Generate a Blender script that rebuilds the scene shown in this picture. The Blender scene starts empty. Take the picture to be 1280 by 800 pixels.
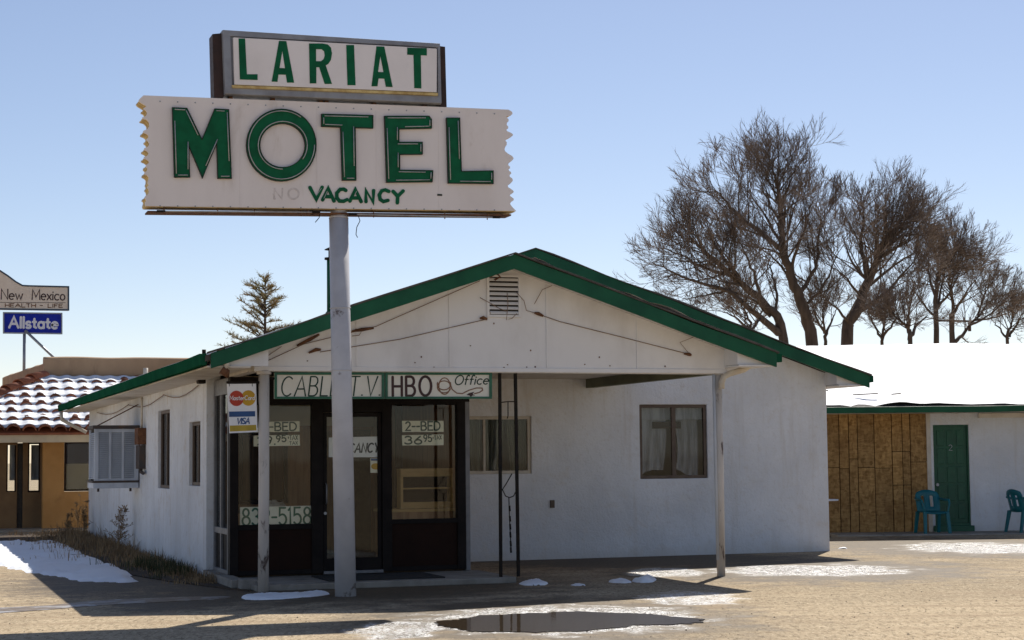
import bpy, math, random
import numpy as np
from mathutils import Vector, Matrix, noise
from mathutils.geometry import tessellate_polygon
random.seed(7)
S = bpy.context.scene
COL = S.collection
R = math.radians

# ------------------------------------------------------------------ camera
F = 2250.0; EYE = 1.6
PIT, ROL, YAW = R(4.33), R(0.57), R(18.8)
fw = np.array([math.sin(YAW)*math.cos(PIT), math.cos(YAW)*math.cos(PIT), math.sin(PIT)])
r0 = np.array([math.cos(YAW), -math.sin(YAW), 0]); u0 = np.cross(r0, fw)
rt = math.cos(ROL)*r0 - math.sin(ROL)*u0; up = math.sin(ROL)*r0 + math.cos(ROL)*u0
CAM = np.array([0, 0, EYE])
cd = bpy.data.cameras.new('camera'); cam = bpy.data.objects.new('camera', cd); COL.objects.link(cam)
cam.matrix_world = Matrix(((rt[0], up[0], -fw[0], 0), (rt[1], up[1], -fw[1], 0), (rt[2], up[2], -fw[2], EYE), (0, 0, 0, 1)))
cd.sensor_width = 36; cd.lens = F/1280*36; cd.clip_end = 3000; cd.clip_start = .1
S.camera = cam

# ------------------------------------------------------------------ light
SUN_EL, SUN_AZ = R(48), R(36.4)            # azimuth from +Y towards +X
w = bpy.data.worlds.new('World'); S.world = w; w.use_nodes = True
nt = w.node_tree; nt.nodes.clear()
sk = nt.nodes.new('ShaderNodeTexSky'); sk.sky_type = 'NISHITA'; sk.sun_disc = False
sk.sun_elevation = SUN_EL; sk.sun_rotation = SUN_AZ
sk.altitude = 1800; sk.air_density = 1.0; sk.dust_density = 1.0; sk.ozone_density = 3.2
bg = nt.nodes.new('ShaderNodeBackground'); bg.inputs[1].default_value = 0.092
wo = nt.nodes.new('ShaderNodeOutputWorld')
wb_ = nt.nodes.new('ShaderNodeMix'); wb_.data_type = 'RGBA'; wb_.blend_type = 'MULTIPLY'; wb_.inputs[0].default_value = 1
wb_.inputs[7].default_value = (1.29, 1.09, .99, 1)      # camera white balance: warmer, less cyan sky
nt.links.new(sk.outputs[0], wb_.inputs[6]); nt.links.new(wb_.outputs[2], bg.inputs[0]); nt.links.new(bg.outputs[0], wo.inputs[0])
sd = bpy.data.lights.new('sun', 'SUN'); sd.energy = 5.0; sd.angle = R(.5); sd.color = (1, .94, .84)
sun = bpy.data.objects.new('sun', sd); COL.objects.link(sun)
sdir = Vector((math.sin(SUN_AZ)*math.cos(SUN_EL), math.cos(SUN_AZ)*math.cos(SUN_EL), math.sin(SUN_EL)))
sun.rotation_euler = sdir.to_track_quat('Z', 'Y').to_euler(); sun.location = (20, 30, 40)
vs = S.view_settings; vs.view_transform = 'Standard'; vs.look = 'None'; vs.exposure = 0.27; vs.gamma = 1

# ------------------------------------------------------------------ pixel helpers (photo is 1280 x 800)
def ray(x, y): return fw + rt*(x-640)/F + up*(400-y)/F
def PZ(x, y, z=0): d = ray(x, y); return Vector(CAM + d*(z-EYE)/d[2])
def PY(x, y, Y): d = ray(x, y); return Vector(CAM + d*Y/d[1])
def PX(x, y, X): d = ray(x, y); return Vector(CAM + d*X/d[0])
def PP(x, y, P, n):
    d = ray(x, y); n = np.array(n); return Vector(CAM + d*((np.array(P)-CAM)@n)/(d@n))

# ------------------------------------------------------------------ materials
class N:
    def __init__(s, name):
        s.m = bpy.data.materials.new(name); s.m.use_nodes = True; s.t = s.m.node_tree; s.t.nodes.clear()
        s.out = s.n('ShaderNodeOutputMaterial'); s.b = s.n('ShaderNodeBsdfPrincipled'); s.l(s.b.outputs[0], s.out.inputs[0])
    def n(s, k, **a):
        x = s.t.nodes.new(k)
        for i, v in a.items(): setattr(x, i, v)
        return x
    def l(s, a, b): s.t.links.new(a, b)
    def val(s, sock, v):
        if isinstance(v, (int, float)): sock.default_value = v
        elif isinstance(v, tuple): sock.default_value = v if len(v) == 4 or len(sock.default_value) == 3 else v+(1,)
        else: s.l(v, sock)
    def math(s, op, a, b=0, c=None, clamp=False):
        x = s.n('ShaderNodeMath', operation=op, use_clamp=clamp); s.val(x.inputs[0], a); s.val(x.inputs[1], b)
        if c is not None: s.val(x.inputs[2], c)
        return x.outputs[0]
    def coord(s, kind='Object'):
        if kind == 'World': return s.n('ShaderNodeNewGeometry').outputs['Position']
        return s.n('ShaderNodeTexCoord').outputs[kind]
    def scale(s, v, sc, rot=None, loc=None):
        m = s.n('ShaderNodeMapping'); s.l(v, m.inputs[0]); m.inputs['Scale'].default_value = sc
        if rot: m.inputs['Rotation'].default_value = rot
        if loc: m.inputs['Location'].default_value = loc
        return m.outputs[0]
    def noise(s, v, sc, det=4, rough=.55, dist=0):
        x = s.n('ShaderNodeTexNoise'); s.l(v, x.inputs['Vector']); x.inputs['Scale'].default_value = sc
        x.inputs['Detail'].default_value = det; x.inputs['Roughness'].default_value = rough; x.inputs['Distortion'].default_value = dist
        return x.outputs['Fac']
    def ramp(s, f, lo, hi):
        x = s.n('ShaderNodeMapRange', interpolation_type='SMOOTHSTEP'); s.val(x.inputs[0], f); x.inputs[1].default_value = lo; x.inputs[2].default_value = hi
        return x.outputs[0]
    def mix(s, f, a, b, mode='MIX'):
        x = s.n('ShaderNodeMix', data_type='RGBA', blend_type=mode); s.val(x.inputs[0], f)
        s.val(x.inputs[6], a); s.val(x.inputs[7], b); return x.outputs[2]
    def bump(s, h, st=.3, dist=.01, nrm=None):
        x = s.n('ShaderNodeBump'); s.val(x.inputs['Height'], h); x.inputs['Strength'].default_value = st; x.inputs['Distance'].default_value = dist
        if nrm is not None: s.l(nrm, x.inputs['Normal'])
        return x.outputs[0]
    def set(s, color=None, rough=None, normal=None, metal=None, spec=None):
        if color is not None: s.val(s.b.inputs['Base Color'], color)
        if rough is not None: s.val(s.b.inputs['Roughness'], rough)
        if normal is not None: s.l(normal, s.b.inputs['Normal'])
        if metal is not None: s.b.inputs['Metallic'].default_value = metal
        if spec is not None: s.val(s.b.inputs['Specular IOR Level'], spec)
        return s.m

def weathered(name, c, c2=None, rough=.7, sc=3., lo=.35, hi=.75, bump=.25, bsc=60, bdist=.004, stretch=(1, 1, 1), metal=0, dirt=None, dirt_sc=1.2, dirt_lo=.55, dirt_hi=.8, rnd=0, spec=.4):
    k = N(name); v = k.scale(k.coord('World'), stretch)
    c2 = c2 or tuple(x*.72 for x in c)
    col = k.mix(k.ramp(k.noise(v, sc, 6, .6), lo, hi), c, c2)
    if dirt: col = k.mix(k.ramp(k.noise(v, dirt_sc, 8, .65, .4), dirt_lo, dirt_hi), col, dirt)
    if rnd:
        o = k.n('ShaderNodeObjectInfo').outputs['Random']
        col = k.mix(1, col, k.mix(o, (1-rnd,)*3, (1+rnd*.6,)*3), 'MULTIPLY')
    nz = k.noise(k.coord('World'), bsc, 5, .6)
    rg = k.math('MULTIPLY_ADD', k.noise(v, sc*3, 3), .25, rough-.12)
    return k.set(col, rg, k.bump(nz, bump, bdist), metal, spec)

def stucco(name, base, dirt, stain, bottom=None):
    k = N(name); p = k.coord('World')
    big = k.noise(p, .55, 5, .6); mid = k.noise(p, 2.6, 8, .65, .3); streak = k.noise(k.scale(p, (3.2, 3.2, .28)), 1.6, 7, .65)
    c = k.mix(k.ramp(big, .3, .72), base, tuple(x*.80 for x in base))
    c = k.mix(k.math('MULTIPLY', k.ramp(streak, .5, .8), .55), c, dirt)
    c = k.mix(k.math('MULTIPLY', k.ramp(mid, .54, .70), .65), c, stain)
    c = k.mix(k.math('MULTIPLY', k.ramp(k.noise(p, 11, 6, .75), .52, .70), .35), c, dirt)
    sx = k.n('ShaderNodeSeparateXYZ'); k.l(p, sx.inputs[0])
    low = k.math('ADD', sx.outputs[2], k.math('MULTIPLY', k.noise(p, 3.5, 5), .35))
    c = k.mix(k.math('MULTIPLY', k.ramp(low, .42, .12), .5), c, dirt)
    h = k.math('ADD', k.noise(p, 26, 6, .7), k.math('MULTIPLY', k.noise(p, 5, 4), 1.2))
    return k.set(c, .88, k.bump(h, .7, .02), 0, .2)

M = {}
M['stucco'] = stucco('white_stucco', (.80, .82, .86), (.56, .52, .47), (.68, .66, .64))
M['stucco_side'] = stucco('worn_white_stucco', (.82, .84, .87), (.48, .43, .37), (.60, .55, .49))
M['siding'] = weathered('painted_siding', (.80, .79, .79), (.66, .64, .63), .7, 1.4, .4, .75, .15, 30, .004, (1, 1, .5), dirt=(.42, .33, .24), dirt_sc=1.7, dirt_lo=.62, dirt_hi=.85)
M['soffit'] = weathered('cream_soffit', (.66, .61, .54), (.50, .44, .36), .75, 2.5, .4, .75, .2, 30, .004, dirt=(.30, .22, .15), dirt_sc=2.0, dirt_lo=.6, dirt_hi=.8)
M['green'] = weathered('green_trim_paint', (.014, .105, .055), (.010, .075, .042), .45, 2.2, .35, .7, .25, 18, .006, dirt=(.04, .11, .07), dirt_sc=3.5, dirt_lo=.6, dirt_hi=.85, spec=.15)
M['green_matt'] = weathered('chalky_green_gutter', (.014, .095, .050), (.010, .070, .040), .9, 2.2, .35, .7, .2, 18, .005, spec=0)
M['green_beam'] = weathered('faded_green_beam', (.19, .20, .13), (.14, .15, .10), .7, 2.5, .3, .7, .2, 30, .004)
M['green_letter'] = weathered('green_letter_paint', (.004, .125, .052), (.003, .085, .036), .5, 5, .35, .7, .15, 30, .003, spec=.15)
M['green_edge'] = weathered('dark_green_edge', (.010, .022, .015), (.03, .02, .012), .6, 8)
M['sign_white'] = weathered('sign_panel_white', (.82, .765, .755), (.73, .67, .655), .5, 1.1, .35, .75, .06, 20, .003, (1, 1, .4), dirt=(.46, .38, .31), dirt_sc=1.6, dirt_lo=.60, dirt_hi=.9)
M['sign_yellow'] = weathered('yellowed_edge', (.66, .52, .24), (.42, .28, .10), .7, 9, .35, .7, .3, 40, .004)
M['name_face'] = weathered('name_panel_white', (.84, .80, .81), (.76, .72, .72), .35, 1.6, .35, .75, .03, 20, .002)
M['alu'] = weathered('grey_metal_frame', (.30, .31, .34), (.22, .22, .24), .45, 4, .35, .7, .1, 40, .002, metal=.35)
M['brown_plate'] = weathered('dark_brown_plate', (.045, .022, .018), (.025, .014, .012), .6, 6)
M['rust'] = weathered('rusty_metal', (.20, .085, .035), (.08, .035, .02), .8, 12, .3, .7, .4, 80, .004)
M['pole'] = weathered('grey_pole_paint', (.56, .56, .59), (.47, .47, .50), .4, 2.5, .35, .7, .1, 25, .003, dirt=(.13, .10, .09), dirt_sc=3.2, dirt_lo=.62, dirt_hi=.69)
M['post'] = weathered('scuffed_white_post', (.60, .565, .53), (.48, .44, .40), .6, 3, .35, .7, .15, 30, .004, (1, 1, .35), dirt=(.09, .06, .05), dirt_sc=6, dirt_lo=.58, dirt_hi=.66)
M['black_iron'] = weathered('black_iron', (.014, .013, .013), (.03, .02, .014), .7, 10, spec=.15)
M['dark_frame'] = weathered('dark_bronze_frame', (.010, .008, .008), (.018, .014, .013), .6, 4, spec=.12)
M['grey_frame'] = weathered('dull_aluminium_frame', (.20, .20, .21), (.14, .14, .15), .5, 6, metal=.4)
M['kick'] = weathered('dark_brown_panel', (.022, .010, .007), (.016, .008, .006), .65, 3, spec=.1)
M['brown_frame'] = weathered('brown_window_frame', (.13, .095, .07), (.09, .06, .045), .6, 6)
M['concrete'] = weathered('worn_concrete', (.30, .275, .24), (.21, .19, .16), .9, 3, .35, .7, .5, 50, .006, dirt=(.12, .10, .085), dirt_sc=2.2)
M['shingle'] = weathered('grey_shingle', (.10, .09, .085), (.06, .055, .05), .9, 8, .3, .7, .5, 60, .01)
M['curtain'] = weathered('grey_lace_curtain', (.34, .355, .39), (.17, .175, .19), .9, 2.5, .35, .7, .2, 15, .004, (4, 4, .5))
M['curtain_dark'] = weathered('olive_curtain', (.13, .14, .11), (.075, .08, .065), .9, 2.5, .35, .7, .2, 15, .004, (5, 5, .4))
M['blind'] = weathered('dark_blind', (.12, .115, .13), (.08, .08, .09), .7, 5)
M['paper'] = weathered('yellowed_paper_card', (.86, .84, .70), (.78, .75, .60), .8, 5, .35, .75, .05)
M['paper_white'] = weathered('white_card', (.84, .85, .88), (.76, .77, .80), .7, 5, .35, .75, .05)
M['ink'] = weathered('dark_green_ink', (.012, .045, .025), None, .6, 8)
M['ink_dark'] = weathered('dark_ink', (.03, .035, .05), None, .6, 8)
M['ink_brown'] = weathered('brown_sign_paint', (.055, .022, .02), None, .5, 8)
M['rope'] = weathered('rope_brown_paint', (.25, .13, .075), None, .6, 8)
M['board'] = weathered('cream_sign_board', (.80, .77, .67), (.71, .67, .57), .6, 2.5, .35, .75, .05, dirt=(.45, .38, .28), dirt_sc=3)
M['board_green'] = weathered('green_sign_frame', (.03, .15, .085), (.02, .10, .06), .5, 5)
M['wood_panel'] = weathered('brown_wood_panelling', (.40, .20, .09), (.26, .12, .055), .55, 3, .3, .7, .15, 40, .003, (6, 6, .6))
M['wood_light'] = weathered('pine_wood', (.62, .39, .15), (.50, .29, .10), .5, 3, .3, .7, .1, 40, .003, (1, 6, 6))
M['interior'] = weathered('cream_interior_wall', (.66, .58, .44), (.56, .49, .37), .85, 2)
M['carpet'] = weathered('brown_carpet', (.14, .10, .07), (.10, .07, .05), .95, 6)
M['mat'] = weathered('black_rubber_mat', (.022, .022, .024), (.035, .033, .03), .9, 10, bump=.6, bsc=120, bdist=.006)
M['cooler'] = weathered('faded_grey_cooler_metal', (.56, .60, .66), (.44, .47, .52), .6, 3, .35, .7, .1, 30, .003, (1, 1, .4), dirt=(.20, .15, .11), dirt_sc=3.5, dirt_lo=.62, dirt_hi=.85)
M['cooler_dark'] = weathered('dark_cooler_metal', (.06, .055, .055), (.10, .06, .04), .7, 8)
M['cooler_pad'] = weathered('cooler_pad', (.035, .032, .03), (.06, .05, .04), .95, 20)
M['white_pipe'] = weathered('cream_pipe_paint', (.60, .55, .47), (.48, .42, .34), .6, 6)
M['osb'] = None
M['old_conduit'] = weathered('old_conduit', (.26, .17, .12), (.16, .10, .07), .8, 6)
M['adobe'] = weathered('ochre_plaster', (.46, .245, .085), (.38, .195, .065), .9, 2.2, .3, .75, .4, 30, .008, dirt=(.26, .13, .05), dirt_sc=1.5)
M['adobe_shaded'] = weathered('shaded_ochre_plaster', (.22, .135, .065), (.17, .10, .05), .9, 2.5, .3, .75, .4, 30, .008)  # ochre plaster with the shade under the awning put into its colour
M['adobe_top'] = weathered('parapet_plaster', (.46, .31, .19), (.36, .235, .14), .9, 1.5, .3, .75, .4, 30, .008, (1, 1, .4), dirt=(.16, .09, .05), dirt_sc=1.2)
M['cream_trim'] = weathered('cream_fascia', (.62, .52, .36), (.52, .43, .30), .7, 3)
M['tile'] = weathered('terracotta_tile', (.36, .125, .058), (.24, .075, .038), .75, 6, .3, .7, .2, 40, .003, rnd=.5)
M['door_green'] = weathered('green_door_paint', (.010, .090, .046), (.008, .068, .038), .45, 4)
M['teal'] = weathered('teal_plastic', (.006, .135, .165), (.005, .11, .135), .4, 5)
M['blue'] = weathered('blue_sign_plastic', (.006, .025, .42), (.006, .02, .32), .45, 4, spec=.2)
M['tan_sign'] = weathered('tan_sign_plastic', (.80, .70, .57), (.74, .63, .50), .5, 3)
M['blue_trim'] = weathered('blue_grey_trim', (.035, .07, .11), (.03, .05, .08), .5, 5)
M['gal'] = weathered('galvanised_steel', (.34, .36, .39), (.26, .28, .30), .45, 6, metal=.5)
M['red'] = weathered('red_print', (.50, .045, .018), None, .5, 6)
M['orange'] = weathered('yellow_print', (.58, .33, .015), None, .5, 6)
M['visa_blue'] = weathered('blue_print', (.025, .085, .25), None, .5, 6)
M['gold'] = weathered('gold_print', (.50, .36, .04), None, .5, 6)
M['bark'] = weathered('dark_bark', (.13, .095, .072), (.07, .052, .041), .95, 3, .3, .7, .6, 14, .03, (2, 2, .5))
M['twig'] = weathered('brown_twigs', (.24, .185, .15), (.145, .112, .092), .95, .35, .35, .65)
M['needle'] = weathered('golden_green_needles', (.30, .27, .11), (.36, .25, .11), .85, 1.2, .35, .65)
M['dry'] = weathered('dry_grass', (.36, .245, .13), (.17, .11, .06), .95, 2.5, .3, .7)
M['green_grass'] = weathered('dull_green_grass', (.07, .075, .03), (.045, .05, .022), .95, 3, .3, .7)
M['stone'] = weathered('pebble', (.30, .25, .19), (.18, .15, .12), .9, 6, rnd=.3)
M['utility'] = weathered('utility_pole_wood', (.085, .06, .045), (.06, .04, .03), .95, 3)
M['lace'] = weathered('white_knit', (.55, .50, .42), (.42, .37, .30), .95, 20, .3, .7, .8, 60, .02)
M['yellow_blind'] = weathered('tan_blind', (.24, .19, .10), (.19, .15, .08), .8, 3)
M['tube'] = weathered('old_neon_tube', (.45, .46, .47), (.30, .30, .31), .25, 8)

def osb():
    k = N('strand_board'); p = k.coord('World')
    a = k.n('ShaderNodeTexVoronoi'); k.l(k.scale(p, (26, 26, 10), (0, .5, .3)), a.inputs['Vector']); a.inputs['Scale'].default_value = 1
    b = k.n('ShaderNodeTexVoronoi'); k.l(k.scale(p, (12, 12, 30), (.4, 0, .2)), b.inputs['Vector']); b.inputs['Scale'].default_value = 1
    sa = k.n('ShaderNodeSeparateColor'); k.l(a.outputs['Color'], sa.inputs[0]); sb = k.n('ShaderNodeSeparateColor'); k.l(b.outputs['Color'], sb.inputs[0])
    f = k.math('MULTIPLY', k.math('ADD', sa.outputs[0], sb.outputs[1]), .5)
    c = k.mix(f, (.20, .105, .033), (.50, .305, .12))
    o = k.n('ShaderNodeObjectInfo').outputs['Random']
    c = k.mix(1, c, k.mix(o, (.82, .82, .82), (1.08, 1.06, 1.0)), 'MULTIPLY')
    c = k.mix(k.math('MULTIPLY', k.ramp(k.noise(p, 1.3, 5), .5, .75), .5), c, (.15, .075, .025))
    return k.set(c, .8, k.bump(f, .35, .004), 0, .3)
M['osb'] = osb()

def glass(name, tint=(.96, .97, .96), refl=1.0):
    k = N(name); k.t.nodes.remove(k.b)
    tr = k.n('ShaderNodeBsdfTransparent'); tr.inputs[0].default_value = tint+(1,)
    gl = k.n('ShaderNodeBsdfGlossy'); gl.inputs['Roughness'].default_value = .02
    bm = k.bump(k.noise(k.coord('World'), 1.4, 2), .06, .02); k.l(bm, gl.inputs['Normal'])
    fr = k.n('ShaderNodeFresnel'); fr.inputs[0].default_value = 1.5
    f = k.math('MULTIPLY_ADD', fr.outputs[0], .55*refl, .0, clamp=True)
    mx = k.n('ShaderNodeMixShader'); k.l(f, mx.inputs[0]); k.l(tr.outputs[0], mx.inputs[1]); k.l(gl.outputs[0], mx.inputs[2])
    k.l(mx.outputs[0], k.out.inputs[0]); return k.m
M['glass'] = glass('window_glass')
M['glass_dark'] = glass('dusty_dark_glass', (.55, .57, .58), 1.1)

def snow(name, base=(.86, .88, .92), speck=None):
    k = N(name); p = k.coord('World'); c = base
    if speck: c = k.mix(k.ramp(k.noise(p, 9, 6, .7), .60, .72), base, speck)
    h = k.math('ADD', k.noise(p, 40, 4), k.math('MULTIPLY', k.noise(p, 7, 4), 2))
    k.set(c, .6, k.bump(h, .4, .02), 0, .3)
    return k.m
M['snow'] = snow('snow'); M['snow_dirty'] = snow('dirty_snow', (.80, .82, .86), (.30, .25, .19))

# ------------------------------------------------------------------ mesh builder
ORG = {}
def empty(name, label, cat, loc=(0, 0, 0), rz=0, group=None):
    o = bpy.data.objects.new(name, None); COL.objects.link(o); o.location = loc; o.rotation_euler.z = rz
    ORG[o.name] = Vector((0, 0, 0)) if rz else Vector(loc); o.empty_display_size = .2
    tag(o, label, cat, group); return o
def tag(o, label=None, cat=None, group=None, kind=None):
    for k_, v_ in (('label', label), ('category', cat), ('group', group), ('kind', kind)):
        if v_: o[k_] = v_
    return o
def childobj(name, me, parent, loc=(0, 0, 0), rz=0):
    o = bpy.data.objects.new(name, me); COL.objects.link(o); o.parent = parent
    o.location = loc; o.rotation_euler.z = rz; ORG[o.name] = ORG.get(parent.name, Vector((0, 0, 0))) if parent else Vector(loc)
    return o

class MB:
    def __init__(s): s.v = []; s.f = []; s.sm = []
    def add(s, vs, fs, smooth=False):
        b = len(s.v); s.v += [tuple(x) for x in vs]; s.f += [tuple(b+i for i in q) for q in fs]; s.sm += [smooth]*len(fs); return s
    def box(s, x0, x1, y0, y1, z0, z1):
        return s.add([(x0, y0, z0), (x1, y0, z0), (x1, y1, z0), (x0, y1, z0), (x0, y0, z1), (x1, y0, z1), (x1, y1, z1), (x0, y1, z1)],
                     [(3, 2, 1, 0), (4, 5, 6, 7), (0, 1, 5, 4), (1, 2, 6, 5), (2, 3, 7, 6), (3, 0, 4, 7)])
    def hexa(s, a, b):   # two quads (lists of 4 points), joined
        return s.add(list(a)+list(b), [(3, 2, 1, 0), (4, 5, 6, 7), (0, 1, 5, 4), (1, 2, 6, 5), (2, 3, 7, 6), (3, 0, 4, 7)])
    def tube(s, pts, rad, n=10, caps=True):
        pts = [Vector(p) for p in pts]; rad = rad if isinstance(rad, (list, tuple)) else [rad]*len(pts)
        rad = list(rad)+[rad[-1]]*(len(pts)-len(rad))
        t0 = (pts[1]-pts[0]).normalized(); a = t0.orthogonal().normalized(); vs = []; fs = []
        for i, p in enumerate(pts):
            t = (pts[min(i+1, len(pts)-1)]-pts[max(i-1, 0)]).normalized()
            a = (a-t*a.dot(t)).normalized(); b = t.cross(a)
            vs += [p+(a*math.cos(2*math.pi*k/n)+b*math.sin(2*math.pi*k/n))*rad[i] for k in range(n)]
        for i in range(len(pts)-1):
            for k in range(n): fs.append((i*n+k, i*n+(k+1) % n, (i+1)*n+(k+1) % n, (i+1)*n+k))
        s.add(vs, fs, True)
        if caps:
            b0 = len(s.v)-len(vs); s.f += [tuple(b0+k for k in reversed(range(n))), tuple(b0+(len(pts)-1)*n+k for k in range(n))]; s.sm += [False, False]
        return s
    def slab(s, loops, fn, d0, d1):   # loops of (u,v); fn(u,v,d)->point; between depth d0 and d1
        flat = [p for L in loops for p in L]; tri = tessellate_polygon([[Vector((p[0], p[1], 0)) for p in L] for L in loops])
        n = len(flat); vs = [fn(u, v, d0) for u, v in flat]+[fn(u, v, d1) for u, v in flat]
        fs = []
        for t in tri:
            a, b, c = t
            fs.append((a, b, c)); fs.append((c+n, b+n, a+n))
        k = 0
        for L in loops:
            m = len(L)
            for i in range(m): j = (i+1) % m; fs.append((k+i, k+j, k+j+n, k+i+n))
            k += m
        s.add(vs, fs); s.fix = True; return s
    def ribbon(s, pts, wd, fn, d0, d1, closed=False):
        P = [Vector((p[0], p[1])) for p in pts]; n = len(P); L = []; Rr = []
        for i in range(n):
            a = P[(i-1) % n] if (closed or i) else P[i]; b = P[(i+1) % n] if (closed or i < n-1) else P[i]
            e1 = (P[i]-a); e2 = (b-P[i])
            e1 = e1.normalized() if e1.length > 1e-9 else e2.normalized(); e2 = e2.normalized() if e2.length > 1e-9 else e1
            t = (e1+e2); t = t.normalized() if t.length > 1e-6 else e1
            nn = Vector((-t.y, t.x)); c = max(.55, nn.dot(Vector((-e1.y, e1.x)))); nn = nn/c*wd/2
            ext = Vector((0, 0))
            L.append(P[i]+nn); Rr.append(P[i]-nn)
        if not closed:
            for idx, sg in ((0, -1), (n-1, 1)):
                pass
            d = (P[0]-P[1]).normalized()*wd*.38; L.insert(0, P[0]+d+(L[0]-P[0])*.55); Rr.insert(0, P[0]+d+(Rr[0]-P[0])*.55)
            d = (P[-1]-P[-2]).normalized()*wd*.38; L.append(P[-1]+d+(L[-1]-P[-1])*.55); Rr.append(P[-1]+d+(Rr[-1]-P[-1])*.55)
        m = len(L); vs = []
        for i in range(m): vs += [fn(*L[i], d0), fn(*Rr[i], d0), fn(*L[i], d1), fn(*Rr[i], d1)]
        fs = []
        for i in range(m if closed else m-1):
            a = 4*i; b = 4*((i+1) % m)
            fs += [(a+2, a+3, b+3, b+2), (a, a+2, b+2, b), (a+3, a+1, b+1, b+3)]
        if not closed: fs += [(0, 1, 3, 2), (4*m-4, 4*m-2, 4*m-1, 4*m-3)]
        return s.add(vs, fs)
    def mesh(s, name, mat, off=Vector((0, 0, 0))):
        me = bpy.data.meshes.new(name)
        me.from_pydata([(p[0]-off[0], p[1]-off[1], p[2]-off[2]) for p in s.v], [], s.f)
        me.polygons.foreach_set('use_smooth', s.sm); me.materials.append(mat); me.update(); return me
    def build(s, name, mat, parent=None, bevel=0, recalc=True):
        if isinstance(mat, str): mat = M[mat]
        if parent is not None: off = ORG[parent.name]
        else:
            a = np.array(s.v); off = Vector(((a[:, 0].min()+a[:, 0].max())/2, (a[:, 1].min()+a[:, 1].max())/2, a[:, 2].min()))
        me = s.mesh(name, mat, off)
        if recalc:
            import bmesh
            b = bmesh.new(); b.from_mesh(me); bmesh.ops.recalc_face_normals(b, faces=b.faces); b.to_mesh(me); b.free()
        o = bpy.data.objects.new(name, me); COL.objects.link(o)
        if parent is not None: o.parent = parent
        else: o.location = off
        ORG[o.name] = off
        if bevel:
            bv = o.modifiers.new('bevel', 'BEVEL'); bv.width = bevel; bv.segments = 2; bv.limit_method = 'ANGLE'; bv.angle_limit = R(40)
        return o
def box(name, mat, parent, x0, x1, y0, y1, z0, z1, bevel=0): return MB().box(x0, x1, y0, y1, z0, z1).build(name, mat, parent, bevel)
def tube(name, mat, parent, pts, rad, n=10): return MB().tube(pts, rad, n).build(name, mat, parent)

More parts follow.
